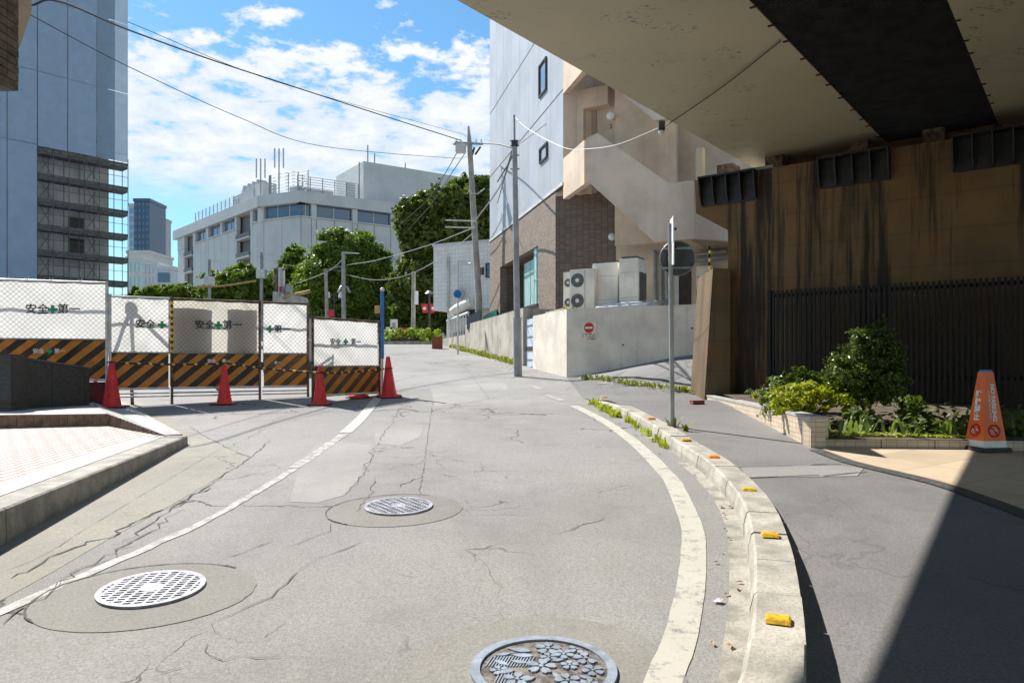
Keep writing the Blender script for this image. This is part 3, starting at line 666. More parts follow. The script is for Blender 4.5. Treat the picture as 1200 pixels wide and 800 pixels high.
# litter
m = MB()
for k in range(70):
    i = rnd.randrange(len(kline)); p = kline[i]
    if not 2.6 < p.y < 11: continue
    s = side(kline, i); q = p - s * abs(rnd.gauss(.12, .09)) - s * .03; a = rnd.uniform(0, 6.28); l = rnd.uniform(.012, .032); z = gz(q.x, q.y) + .011
    m.add([(q.x + math.cos(a) * l, q.y + math.sin(a) * l, z), (q.x - math.sin(a) * l * .5, q.y + math.cos(a) * l * .5, z + .012), (q.x - math.cos(a) * l, q.y - math.sin(a) * l, z + .004), (q.x + math.sin(a) * l * .5, q.y - math.cos(a) * l * .5, z + .009)], [(0, 1, 2), (0, 2, 3)])
tag(m.build('leaf_litter', 'leaf_litter'), 'brown dead leaves scattered in the gutter beside the kerb', 'litter', kind='stuff')
p = G(841, 706); m = MB(); m.add([(p.x + x, p.y + y, gz(p.x, p.y) + z) for x, y, z in [(-.03, -.01, .012), (.01, -.03, .014), (.035, .005, .022), (0, .03, .012), (.004, 0, .03)]], [(0, 1, 4), (1, 2, 4), (2, 3, 4), (3, 0, 4)])
tag(m.build('paper_scrap', 'paper_scrap'), 'crumpled white paper scrap in the gutter', 'litter')
def tufts(name, pts, mat, lab, h=.12, n=9, spread=.06, seed=3):
    r = random.Random(seed); m = MB()
    for p in pts:
        for k in range(n):
            a = r.uniform(0, 6.28); b = p + Vector((r.gauss(0, spread), r.gauss(0, spread), 0)); hh = h * r.uniform(.4, 1.2); wd = .006 + hh * .05
            d = Vector((math.cos(a), math.sin(a), 0)); s = Vector((-d.y, d.x, 0)) * wd; t_ = b + d * hh * r.uniform(.2, .9) + Vector((0, 0, hh)); mm = (b + t_) / 2 + Vector((0, 0, hh * .18))
            m.add([b - s, b + s, mm + s * 1.4, t_, mm - s * 1.4], [(0, 1, 2, 4), (4, 2, 3)])
    return tag(m.build(name, mat), lab, 'weeds', kind='stuff')
kp = []
for a, b, n in [((694, 473), (724, 490), 22), ((736, 494), (764, 512), 10), ((768, 516), (786, 530), 5)]:
    for k in range(n):
        u = rnd.random(); p = G(a[0] + (b[0] - a[0]) * u + rnd.gauss(0, 2), a[1] + (b[1] - a[1]) * u); kp.append(Vector((p.x, p.y, gz(p.x, p.y))))
tufts('kerb_weeds', kp, 'leaf_lime', 'yellow green weeds sprouting along the foot of the right kerb', .11, 9, .035)
lp = []
for a, b, n in [((688, 444), (722, 447), 16), ((722, 449), (828, 462), 34)]:
    for k in range(n):
        u = rnd.random(); p = W(a[0] + (b[0] - a[0]) * u, a[1] + (b[1] - a[1]) * u); lp.append(Vector((p.x + rnd.gauss(0, .05), p.y + rnd.gauss(0, .12), wz(p.x, p.y))))
tufts('lane_weeds', lp, 'weed', 'low weeds in the joint between the pavement and the side lane', .12, 10, .06, 5)
# side lane joint: narrow concrete edging
a, b = W(700, 449), W(830, 463.5)
strip('lane_edging', [Vector((a.x, a.y, 0)).lerp(Vector((b.x, b.y, 0)), k / 12) for k in range(13)], -.09, .09, 'gutter_concrete', wz, .012, walk, .01)
patch('side_lane', PP([(692, 444.5), (760, 449), (826, 459)], wz) + [(14, 13.2), (14, 19), (5.2, 19.5), (1.5, 19.4)], 'asphalt_lane', wz, .004, .5, walk)
# steel plate strips on the pavement
pl_ = PP([(868, 548), (980, 545), (1012, 549), (1005, 558), (876, 560)], wz)
patch('asphalt_repair', pl_, 'asphalt_patch', wz, .004, 1.0, walk)
for a, b in (((866, 547.5), (930, 546)), ((950, 544.5), (985, 544)), ((876, 560), (960, 557)), ((965, 558), (1015, 553))):
    p, q = W(*a), W(*b); strip('joint', [Vector((p.x, p.y, 0)).lerp(Vector((q.x, q.y, 0)), k / 4) for k in range(5)], -.012, .012, 'crack', wz, .0065, walk, .006)
# plaza paving under the bridge
pc = spline([(lambda p: (p.x, p.y))(W(*q)) for q in [(962, 527), (1000, 541), (1050, 553), (1100, 565), (1150, 581), (1200, 599), (1260, 622)]], .2)
tag(patch('plaza_paving', [(p.x, p.y) for p in pc] + [(14, 3), (14, 12)] + PP([(1240, 529), (970, 523)], wz), 'plaza_tile', wz, .004, 1.0), 'beige paving slabs in front of the planter under the bridge', 'paving', kind='structure')
strip('granite_strip', pc, -.02, .14, 'granite_strip', wz, .010, walk)

# ================================================================== LEFT: kerb, tiled pavement, step, granite wall
k0 = G(0, 640); k1 = G(221, 520.5); kd = Vector((k1.x - k0.x, k1.y - k0.y, 0)).normalized(); kr = Vector((kd.y, -kd.x, 0))
def LK(s): return Vector((k1.x, k1.y, 0)) - kd * s
lk = thing('kerb', 'weathered dark granite kerb edging the tiled pavement on the left', 'kerb', (k1.x, k1.y, gz(k1.x, k1.y)), kind='structure')
for a, b in [(0.0, 4.02), (4.03, 6.2), (6.21, 8.4), (8.41, 10.6)]:
    m = MB(); vs = []
    for q in range(7):
        p = LK(a + (b - a) * q / 6); z = gz(p.x, p.y); t_ = pz(p.x, p.y) + .006; i = p - kr * .26
        vs += [(p.x, p.y, z - .3), (p.x - kr.x * .012, p.y, t_ - .012), (p.x - kr.x * .03, p.y, t_), (i.x, i.y, t_), (i.x, i.y, z - .3)]
    fs = [(j * 5 + i, j * 5 + (i + 1) % 5, (j + 1) * 5 + (i + 1) % 5, (j + 1) * 5 + i) for j in range(6) for i in range(5)] + [(4, 3, 2, 1, 0), tuple(range(30, 35))]
    m.add(vs, fs); m.build('kerb_stone', 'granite_kerb', lk)
ki = [LK(s) - kr * .262 for s in (10.6, 8, 6, 4, 2, 1, 0.0)]
tip = [(lambda p: (p.x, p.y))(G(*q, pz)) for q in [(193, 511), (125, 498), (60, 499), (0, 501), (-160, 505)]]
pave = patch('tiled_pavement', [(p.x, p.y) for p in ki] + tip + [(-14, 8), (-14, -4)], 'pave_tile', pz, 0, .7)
tag(pave, 'pale pinkish tiled pavement inside the left kerb', 'pavement', kind='structure')
strip('granite_strip', [LK(s) - kr * .27 for s in (10.5, 8, 6, 4, 2, 1, .1)], -.30, -.012, 'granite_pale', pz, .005, pave)
# raised step with brown riser tiles
A = Vector((*tip[4], 0)); B = Vector((*tip[3], 0)); Cc = Vector((*tip[1], 0))
step = thing('entrance_step', 'raised entrance step with square brown riser tiles below the dark granite wall', 'step', (B.x, B.y, pz(B.x, B.y)))
stz = pz(Cc.x, Cc.y) + .16
back = [(-5.3, 13.9), (-14, 12.5)]
bq = G(100, 466); m = MB(); tops = [(A.x - 4, A.y - .4), (A.x, A.y), (B.x, B.y), (Cc.x, Cc.y), (bq.x, bq.y), (-14, bq.y + .3)]
n = len(tops); lowz = [gz(x, y) - .25 for x, y in tops]
m.add([(x, y, z) for (x, y), z in zip(tops, lowz)] + [(x, y, stz) for x, y in tops], [tuple(range(n, 2 * n))] + [(i, (i + 1) % n, n + (i + 1) % n, n + i) for i in range(n)])
m.build('tread', 'granite_pale', step)
rl_ = Plane((B.x, B.y), (Cc.x - B.x, Cc.y - B.y)); Lr = (Cc - B).length; tw = .105
k = -14
while k * tw < Lr - .02:
    z0 = pz(*(rl_.pt(k * tw).xy)) + .002; MB().pbox(rl_, k * tw + .005, (k + 1) * tw - .005, 0, .012, z0, stz - .012).build('riser_tile', 'brown_tile', step); k += 1
wd_ = Plane((Cc.x, Cc.y), (G(186, 510, pz).x - Cc.x, G(186, 510, pz).y - Cc.y)); Lw = (Vector(G(186, 510, pz).xy) - Vector(Cc.xy)).length
# ramp wedge running down from the step to the kerb tip
wq = G(193, 510.5, pz); wr_ = G(214, 513); wb = G(100, 466); wc = G(138, 468); m = MB()
m.add([(Cc.x, Cc.y, stz - .3), (wq.x, wq.y, stz - .35), (wr_.x, wr_.y, stz - .35), (wc.x, wc.y, gz(wc.x, wc.y) - .2), (wb.x, wb.y, stz - .2), (Cc.x, Cc.y, stz + .004), (wq.x, wq.y, pz(wq.x, wq.y) + .010), (wr_.x, wr_.y, gz(wr_.x, wr_.y) + .05), (wc.x, wc.y, gz(wc.x, wc.y) + .012), (wb.x, wb.y, max(stz + .004, gz(wb.x, wb.y) + .02))],
      [(5, 6, 7, 8, 9)] + [(i, (i + 1) % 5, 5 + (i + 1) % 5, 5 + i) for i in range(5)]); m.build('ramp', 'granite_pale', step)
k = 0
while (k + 1) * tw < Lw:
    u = k / (Lw / tw); h = (stz - pz(*wd_.pt(k * tw).xy)) * (1 - u); z0 = pz(*wd_.pt(k * tw).xy)
    if h > .02: MB().pbox(wd_, k * tw + .004, (k + 1) * tw - .004, 0, .01, z0 + .003, z0 + h * .96).build('riser_tile', 'brown_tile', step)
    k += 1
# granite wall
gp0 = at(14, 480, 0 + (EYE - stz) * F / (480 - HY)); gp1 = at(105, 470.5, (EYE - stz) * F / (470.5 - HY))
gp1 = at(105, 470, min(gp1.y, gp0.y + 1.2)); gw = Plane((gp0.x, gp0.y), (gp1.x - gp0.x, gp1.y - gp0.y))
wall = thing('granite_wall', 'low dark granite wall with sloping top beside the entrance step', 'wall', (gp0.x, gp0.y, stz))
LW = math.hypot(gp1.x - gp0.x, gp1.y - gp0.y)
zA, zB = gw.tz(14, 418)[1], gw.tz(105, 432.5)[1]
ed = [0, .05 * LW, .49 * LW, .93 * LW, LW]
for i in range(4):
    a, b = ed[i] + .003, ed[i + 1] - .003; za, zb = zA + (zB - zA) * a / LW, zA + (zB - zA) * b / LW
    m = MB(); m.prism([gw.pt(a, stz - .02), gw.pt(b, stz - .02), gw.pt(b, zb), gw.pt(a, za)], (-gw.n[0] * .22, -gw.n[1] * .22, 0)); m.build('granite_slab', 'granite_dark', wall)
m = MB(); o = Vector((gw.n[0], gw.n[1], 0)) * .015
m.prism([gw.pt(-.02, zA + .003) + o, gw.pt(LW + .02, zB + .003) + o, gw.pt(LW + .02, zB + .028) + o, gw.pt(-.02, zA + .028) + o], (-gw.n[0] * .25, -gw.n[1] * .25, 0)); m.build('coping', 'granite_strip', wall)
# pier beside the granite wall
pr = thing('gate_pier', 'dark stone gate pier with a plinth at the end of the granite wall', 'pier', (gp0.x - .4, gp0.y - .15, stz))
pe = at(13.5, 483, gp0.y - .25)
MB().box(pe.x - .62, pe.x, pe.y, pe.y + .3, stz + .1, EYE + (HY - 415) / F * pe.y).build('shaft', 'granite_dark', pr, .006)
MB().box(pe.x - .66, pe.x + .02, pe.y - .02, pe.y + .32, stz - .01, stz + .1).build('plinth', 'granite_dark', pr, .006)
# building whose upper storey juts over the left pavement
bd = thing('tiled_building', 'brown tiled building corner jutting over the left pavement', 'building', (-6, 1, 0))
D4 = 4.7; fx = (22 - CX) / F * D4; zb = EYE + (HY - 108) / F * D4
MB().box(-9, fx - .012, -6, D4 - .012, zb, zb + 7).build('upper_storey', 'seam', bd)
MB().box(-9, fx - .05, -6, D4 - .10, zb - .10, zb).build('soffit_beam', 'concrete', bd)
MB().box(-9, fx - 1.2, -6, D4 - 1.6, -.5, zb - .1).build('ground_storey', 'beige_render', bd)
th, tw2 = .052, .11
tile_me = None
for k in range(34):
    for j in range(3):
        y1 = D4 - .003 - j * tw2 * 1.0; m = MB()
        if tile_me is None:
            m.box(-.012, 0, -tw2 + .004, 0, 0, th - .006); tile_me = m.mesh('facade_tile'); tile_me.materials.append(MATS['beam_tile'])
        o = bpy.data.objects.new('facade_tile', tile_me); link(o, bd); o.location = (fx + rnd.uniform(-.001, .002), y1, zb + .004 + k * th)
m = MB()
for k in range(34): m.box(fx - .012, fx - .001, -6, D4 - .003 - 3 * tw2 - .003, zb + .004 + k * th, zb + (k + 1) * th - .003)
m.build('tile_rows', 'beam_tile', bd)['kind'] = 'stuff'
# pale bay window behind the corner, sloping underside
bx = (37 - CX) / F * 5.2; m = MB()
z1 = EYE + (HY - 15) / F * 5.2; z2 = EYE + (HY - 56) / F * 5.2
m.prism([(-4.4, 5.2, z2 - .15), ((23 - CX) / F * 5.2, 5.2, z2), (bx, 5.2, z1), (bx, 5.2, z1 + 2.4), (-4.4, 5.2, z1 + 2.4)], (0, -.49, 0)); m.build('bay', 'beige_render', bd)

# ================================================================== CONSTRUCTION FENCE
def P2(px, d): return ((px - CX) / F * d, d)
def plane2(pa, da, pb, db):
    a, b = P2(pa, da), P2(pb, db); return Plane(a, (b[0] - a[0], b[1] - a[1]))
UP = Vector((0, 0, 1))
def zrow(pl, px, py): return pl.tz(px, py)[1]
def fence_panel(pl, x0, x1, zt, zm, zb, lab, sheet_mat, board_mat, texts=(), cross=(), tsize=.15, foot=None, mesh=True, post=(True, True), postmat='zinc', seed=1, lower=True):
    t0, t1 = pl.t(x0), pl.t(x1); c = pl.pt((t0 + t1) / 2); zg = [gz(*pl.pt(t).xy) for t in (t0, t1)]
    f = thing('fence_panel', lab, 'fence panel', (c.x, c.y, min(zg)), 'construction fence panels')
    r = random.Random(seed)
    for k, (t, use) in enumerate(((t0, post[0]), (t1, post[1]))):
        if use: p = pl.pt(t, 0, .0); m = MB(); m.tube([(p.x, p.y, gz(p.x, p.y) - .01 if foot is None else foot), (p.x, p.y, zt + .03)], .024, 10); m.build('post', postmat, f)
    MB().tube([pl.pt(t0, zt), pl.pt(t1, zt)], .019, 8).build('top_rail', 'zinc' if postmat == 'zinc' else 'rust_steel', f)
    MB().tube([pl.pt(t0, zm - .006, .012), pl.pt(t1, zm - .006, .012)], .013, 8).build('middle_rail', 'steel_grey', f)
    MB().tube([pl.pt(t0, zb - .02), pl.pt(t1, zb - .02)], .017, 8).build('bottom_rail', 'zinc', f)
    if lower:
        for dz in (.10, .16): MB().tube([pl.pt(t0, zb - dz, -.05), pl.pt(t1, zb - dz, -.05)], .014, 8).build('bottom_rail', 'steel_grey', f)
    # sheet: slightly slack cloth
    nu, nv = 26, 12; m = MB(); vs = []
    for j in range(nv + 1):
        for i in range(nu + 1):
            u, v = i / nu, j / nv; t = t0 + .02 + (t1 - t0 - .04) * u
            sag = .012 * math.sin(3.1 * u * (t1 - t0) + seed + 2.2 * v) + .010 * math.sin(9 * (u * (t1 - t0) + v * .8) + seed * 2) + .005 * math.sin(21 * (u * (t1 - t0) - v * .6) + seed)
            e = min(1, 6 * min(u, 1 - u, v, 1 - v))
            zt_ = zt - .012 - (.008 + .012 * abs(math.sin(u * (t1 - t0) * 7 + seed))) * (v > .99)
            vs.append(pl.pt(t, zm + .01 + (zt_ - zm - .01) * v, -.045 + sag * e))
    m.add(vs, [(j * (nu + 1) + i, j * (nu + 1) + i + 1, (j + 1) * (nu + 1) + i + 1, (j + 1) * (nu + 1) + i) for j in range(nv) for i in range(nu)], True); m.build('sheet', sheet_mat, f)
    MB().pbox(pl, t0 + .02, t1 - .02, -.010, -.004, zb, zm - .02).build('hazard_board', board_mat, f)
    MB().tube([pl.pt(t0, zt - .42, -.12), pl.pt(t1, zt - .42, -.12)], .02, 8).build('rear_rail', 'steel_grey', f)
    if mesh:                                        # chain link
        m = MB(); H_ = zt - zm; W_ = t1 - t0; p_ = .085
        def wire(a, b): m.tube([pl.pt(t0 + a[0], zm + a[1], .004), pl.pt(t0 + b[0], zm + b[1], .004)], .0026, 4, False)
        k = -H_
        while k < W_:
            a0 = max(0, k); b0 = min(W_, k + H_)
            if b0 > a0: wire((a0, a0 - k), (b0, b0 - k)); wire((a0, H_ - (a0 - k)), (b0, H_ - (b0 - k)))
            k += p_
        m.build('chain_link', 'steel_grey', f)['kind'] = 'stuff'
    rr = Vector((pl.d[0], pl.d[1], 0))
    for s, px, py, dx in texts:
        t, z = pl.tz(px, py); lettering(s, tsize * 1.12, pl.pt(t, z, -.018), rr, UP, 'text_black', f, .004)
    for px, py in cross:
        t, z = pl.tz(px, py); q = tsize * .48; m = MB()
        m.prism([pl.pt(t + a * q, z + b * q, -.020) for a, b in [(-1, -.36), (-.36, -.36), (-.36, -1), (.36, -1), (.36, -.36), (1, -.36), (1, .36), (.36, .36), (.36, 1), (-.36, 1), (-.36, .36), (-1, .36)]], (pl.n[0] * .004, pl.n[1] * .004, 0)); m.build('green_cross', 'cross_green', f)
    return f, t0, t1
fa = plane2(0, 12.4, 125, 12.95); zt, zm, zb = [zrow(fa, 125, y) for y in (331.5, 397.5, 444)]
f, t0, t1 = fence_panel(fa, -75, 125, zt, zm, zb, 'tall white sheeted fence panel behind the dark granite wall, crisp orange stripes', 'tarp_white', 'hazard', [('安全', 43, 362.5, 0), ('第一', 80.5, 362.5, 0)], [(61.5, 362.5)], .155, seed=2, lower=False)
for s, px in (('安全', 45), ('第一', 70)): lettering(s, .085, fa.pt(fa.t(px), zrow(fa, px, 411.5), .0), (fa.d[0], fa.d[1], 0), UP, 'text_white', f, .002)
t, z = fa.tz(58, 411.5); m = MB(); q = .045; m.prism([fa.pt(t + a * q, z + b * q, .0) for a, b in [(-1, -.36), (-.36, -.36), (-.36, -1), (.36, -1), (.36, -.36), (1, -.36), (1, .36), (.36, .36), (.36, 1), (-.36, 1), (-.36, .36), (-1, .36)]], (fa.n[0] * .003, fa.n[1] * .003, 0)); m.build('green_cross', 'cross_green', f)
MB().pbox(fa, t0, t1 - .02, -.02, -.005, gz(*fa.pt(t1).xy) + .03, zb - .05).build('kick_board', 'dark_red' if 'dark_red' in MATS else 'banner_red', f)
for px in (31, 60, 94, 8):
    p = fa.pt(fa.t(px), zt + .02); MB().tube([p + Vector((-.03, 0, .03)), p + Vector((0, 0, -.02)), p + Vector((.035, 0, .035))], .006, 5).build('tie', 'white_plastic', f)
fb = plane2(130, 13.0, 362, 14.7)
zt0, zm0, zb0 = [zrow(fb, 130, y) for y in (346, 412.5, 455)]; zt1, zm1, zb1 = [zrow(fb, 362, y) for y in (357, 414, 451)]
zt, zm, zb = (zt0 + zt1) / 2, (zm0 + zm1) / 2, (zb0 + zb1) / 2
fence_panel(fb, 129, 199, zt, zm, zb, 'sheeted fence panel carrying an A shaped shadow and a half hidden safety slogan', 'tarp_white', 'hazard', [('安全', 170.5, 380, 0)], [(190, 380.5)], .145, seed=3, postmat='zinc', post=(True, False))
f2, u0, u1 = fence_panel(fb, 201.5, 304.5, zt, zm, zb, 'cream sheeted fence panel with a bright centre strip and full safety slogan', 'tarp_cream', 'hazard', [('安全', 240, 381, 0), ('第一', 272.5, 381, 0)], [(256.2, 381)], .155, seed=4, postmat='rust_steel')
for k in range(9):                                   # black and yellow bands on the shared post
    p = fb.pt(fb.t(201.5)); z0 = zm + (zt - zm) * (k / 9); MB().tube([(p.x, p.y, z0), (p.x, p.y, z0 + (zt - zm) / 18)], .0265, 10).build('post_band', 'yellow_band', f2)
fence_panel(fb, 308, 361, zt, zm, zb, 'narrow white sheeted fence panel with a cropped slogan and faded stripes', 'tarp_white', 'hazard_faded', [('第一', 331, 386, 0)], [(316.5, 385.5)], .145, seed=5, postmat='rust_steel', post=(False, True))
lettering('第一', .06, fb.pt(fb.t(325), zrow(fb, 325, 425), .0), (fb.d[0], fb.d[1], 0), UP, 'text_white', f2, .001)
lettering('安全', .075, fb.pt(fb.t(248), zrow(fb, 248, 423), .0), (fb.d[0], fb.d[1], 0), UP, 'text_white', f2, .002); lettering('第一', .075, fb.pt(fb.t(265), zrow(fb, 265, 423), .0), (fb.d[0], fb.d[1], 0), UP, 'text_white', f2, .002)
g0, g1 = G(368, 472.5), G(445, 462.5); fc = Plane((g0.x, g0.y), (g1.x - g0.x, g1.y - g0.y))
fence_panel(fc, 366.5, 445, zrow(fc, 405, 374.5), zrow(fc, 405, 428.5), zrow(fc, 405, 461), 'low end fence panel beside the blue pole, wrinkled sheet over faded stripes', 'tarp_white', 'hazard_faded', [('安全', 394, 401, 0), ('第一', 418, 401, 0)], [(406, 400.5)], .125, seed=6, postmat='rust_steel', lower=False)
# unseen boards added to shade the cream sheet; trestle whose shadow falls on the white one
for xa, xb, lab in ((203, 249, 'wide unseen plywood board added to shade the cream fence sheet'), (267.5, 302, 'narrow unseen plywood board added to shade the cream fence sheet')):
    off = -.16; k = sd.dot(Vector((fb.n[0], fb.n[1], 0))); sh = Vector((sd.x, sd.y, sd.z)) * (off / k if abs(k) > 1e-6 else 0)
    a, b = fb.pt(fb.t(xa), 0), fb.pt(fb.t(xb), 0); dx = sh.dot(Vector((fb.d[0], fb.d[1], 0)))
    m = MB(); m.pbox(fb, fb.t(xa) + dx, fb.t(xb) + dx, off - .015, off, zb + .02, zt - .03)
    tag(m.build('shade_board', 'timber'), lab, 'board', 'boards added to shade the fence sheet')
# trestle
def sheetpt(px, py, k): return fb.at(px, py) + sd * k
ap = sheetpt(155, 366, .35); tr = thing('steel_trestle', 'rusty steel trestle standing behind the white fence panel', 'trestle', (ap.x, ap.y, gz(ap.x, ap.y)))
for q in ((137, 412), (157, 415), (196, 407)):
    b = sheetpt(*q, .35); d = b - ap; s = (ap.z - gz(b.x, b.y)) / -d.z; e = ap + d * s; MB().tube([ap, e], .03, 8).build('leg', 'rust_steel', tr)
MB().cyl((ap.x, ap.y), .10, ap.z - .05, ap.z + .03, 12).build('head', 'rust_steel', tr)
# blue sleeved pole at the fence end
p = G(448, 462.5); bp = thing('sleeved_pole', 'slim pole in a bright blue sleeve at the end of the fence', 'pole', (p.x, p.y, gz(p.x, p.y)))
zt_ = EYE + (HY - 337) / F * p.y; zs_ = EYE + (HY - 420) / F * p.y
MB().tube([(p.x, p.y, gz(p.x, p.y) - .01), (p.x, p.y, zs_)], .022, 10).build('shaft', 'zinc', bp); MB().tube([(p.x, p.y, zs_), (p.x, p.y, zt_ - .08)], .036, 12).build('sleeve', 'blue_paint', bp); MB().ball((p.x, p.y, zt_ - .04), .045).build('cap', 'white_plastic', bp)
MB().box(p.x - .16, p.x - .05, p.y + .02, p.y + .04, zt_ - .52, zt_ - .36).build('small_plate', 'cable_guard', bp)
# cones
def make_cone(lab):
    t = thing('traffic_cone', lab, 'traffic cone', (0, 0, 0), 'red cones along the fence'); m = MB(); seg = 28
    prof = [(.135, .018), (.132, .04), (.122, .10), (.118, .11), (.112, .15), (.040, .665), (.040, .68), (.030, .70), (.026, .705)]
    vs = [(r * math.cos(2 * math.pi * k / seg), r * math.sin(2 * math.pi * k / seg), z) for r, z in prof for k in range(seg)]
    m.add(vs, [(j * seg + k, j * seg + (k + 1) % seg, (j + 1) * seg + (k + 1) % seg, (j + 1) * seg + k) for j in range(len(prof) - 1) for k in range(seg)], True); m.add(vs[-seg:], [tuple(range(seg))])
    m.build('body', 'cone_red', t, 0, False)
    MB().hexa([(-.20, -.20, 0), (.20, -.20, 0), (.20, .20, 0), (-.20, .20, 0), (-.185, -.185, .022), (.185, -.185, .022), (.185, .185, .022), (-.185, .185, .022)]).build('base', 'cone_red', t, .006, False)
    m = MB(); m.hexa([(-.215, -.215, .0), (.215, -.215, .0), (.215, .215, .0), (-.215, .215, .0), (-.21, -.21, .015), (.21, -.21, .015), (.21, .21, .015), (-.21, .21, .015)]); m.build('weight', 'black_rubber', t, 0, False)
    return t
cn = make_cone('x'); ctop = []
for i, (px, py, s, rz, lab) in enumerate([(131, 469, 1.12, .3, 'red traffic cone at the tall panel post beside the granite wall'), (263, 469, 1.0, .1, 'red traffic cone in front of the cream fence sheet'), (375, 474, .98, .2, 'red traffic cone at the foot of the low end fence panel'), (456, 465.5, 1.0, .4, 'red traffic cone with a second one stacked on it by the blue pole')]):
    p = G(px, py)
    if i < 2: p = at(*((131, 473, 12.6), (263, 472, 13.45))[i])
    o = cn if i == 0 else copy_tree(cn); o['label'] = lab; o.location = (p.x, p.y, gz(p.x, p.y) + (.05 if i == 0 else 0)); o.scale = (s, s, s); o.rotation_euler = (0, 0, rz); ctop.append((p, s))
p, s = ctop[3]; o = copy_tree(cn); o['label'] = 'red traffic cone slipped over the cone by the blue pole'; o.location = (p.x - .05, p.y + .32, gz(p.x, p.y + .32)); o.scale = (1.12, 1.12, 1.12); o.rotation_euler = (R(3), R(-2), .2)
# toppled base
p = G(420, 466); t = thing('cone_weight', 'flat red cone weight lying under the low fence panel', 'cone weight', (p.x, p.y, gz(p.x, p.y)))
lay(disc(.2, .05, 20, .08), p).build('ring', 'cone_red', t); lay(disc(.26, .018, 6, .1), p).build('plate', 'black_rubber', t)
# cone bars
for (i, j), (pa, pb), lab in zip(((0, 1), (1, 2), (2, 3)), (((140, 425), (259, 426)), ((267, 426), (373, 436.5)), ((378, 437), (450, 432))), ('black and yellow bar between the granite wall cone and the next', 'black and yellow bar sloping in front of the narrow fence panel', 'black and yellow bar across the low end fence panel')):
    a = at(*pa, ctop[i][0].y - .02); b = at(*pb, ctop[j][0].y - .02); t = thing('cone_bar', lab, 'cone bar', tuple(a), 'bars linking the cones')
    pts = [a.lerp(b, k / 18) - Vector((0, 0, .02 * math.sin(math.pi * k / 18))) for k in range(19)]
    MB().tube(pts, .017, 8).build('bar', 'black_rubber', t)
    for k in range(1, 18, 2): MB().tube([pts[k], pts[k].lerp(pts[k + 1], .55)], .0185, 8).build('yellow_band', 'yellow_band', t)
    for e, cc in ((a, ctop[i]), (b, ctop[j])):
        m = MB(); q = cc[0]; m.tube([(q.x + .062 * cc[1] * math.cos(2 * math.pi * k / 16), q.y + .062 * cc[1] * math.sin(2 * math.pi * k / 16), e.z + .01) for k in range(17)], .012, 6); m.build('ring', 'black_rubber', t)
# drilling machine behind the fence
D = 21.0; c = at(340, 400, D); zg = gz(c.x, c.y)
dm = thing('drilling_machine', 'grey drilling machine with upright mast behind the fence', 'machine', (c.x, c.y, zg))
zy = lambda y: EYE + (HY - y) / F * D
xx = lambda x: (x - CX) / F * D
for s in (-.45, .45):
    m = MB(); m.box(c.x + s - .12, c.x + s + .12, D - .9, D + .9, zg, zg + .38); m.build('track', 'black_rubber', dm, .08)
MB().box(c.x - .55, c.x + .55, D - .7, D + .8, zg + .3, zy(375)).build('chassis', 'machine_grey', dm, .03)
m = MB(); m.prism([(xx(326), D - .5, zy(376)), (xx(358), D - .5, zy(376)), (xx(358), D - .5, zy(354)), (xx(356), D - .5, zy(348)), (xx(341), D - .5, zy(348)), (xx(336), D - .5, zy(345)), (xx(326), D - .5, zy(343))], (0, .9, 0)); m.build('hood', 'machine_grey', dm, .015)
MB().box(xx(323), xx(326.2), D - .15, D + .1, zy(380), zy(315)).build('mast', 'rust_steel', dm); MB().box(xx(327), xx(330), D - .1, D + .06, zy(380), zy(314)).build('mast', 'zinc', dm)
MB().tube([(xx(332.5), D, zy(376)), (xx(332.5), D, zy(317))], .035, 8).build('ram', 'white_plastic', dm)
for a, b, y in ((329, 334, 336), (336, 341, 333)): MB().box(xx(a), xx(b), D - .1, D + .15, zy(349), zy(y)).build('valve_block', 'steel_grey', dm, .01)
MB().box(xx(329.2), xx(331.2), D - .14, D - .1, zy(341), zy(336)).build('red_plate', 'banner_red', dm)
MB().tube([(xx(338), D - .55, zy(350)), (xx(367), D - .3, zy(342.5))], .05, 8).build('timber_pole', 'timber', dm)

# ================================================================== RIGHT: retaining walls and the stair building
R0 = G(664, 442, wz); av = (-.238, 1.0); bv = (.88, -.475)
LF = Plane((R0.x, R0.y), av); LR = Plane((R0.x, R0.y), bv)         # left face (along the road), front face (along the lane)
# outward normals: LF.n = (1,.238)->points right, so the road side is -n ; LR.n = (-.475,-.88) points to the camera
zrw = LR.tz(664, 362)[1]
rw = thing('retaining_wall', 'smooth pale rendered retaining wall below the air conditioners', 'wall', (R0.x, R0.y, gz(R0.x, R0.y)))
tE = LR.t(850)
MB().pbox(LR, 0, tE, -.2, 0, gz(R0.x, R0.y) - .4, zrw).build('front_wall', 'concrete_pale', rw)
tL = LF.t(624.5); zl = LF.tz(617.5, 371)[1]; m = MB()
m.prism([LF.pt(.0, gz(R0.x, R0.y) - .4, .003), LF.pt(tL, gz(R0.x, R0.y) - .4, .003), LF.pt(tL, zrw + .02, .003), LF.pt(0, zrw - .003, .003)], (LF.n[0] * .2, LF.n[1] * .2, 0)); m.build('side_wall', 'concrete_pale', rw)
for px, py in ((730, 404), (811, 384.5), (652, 418), (640, 409)):
    if px > 664:
        t, z = LR.tz(px, py); MB().pbox(LR, t - .025, t + .025, -.02, .004, z - .02, z + .02).build('drain_hole', 'seam', rw)
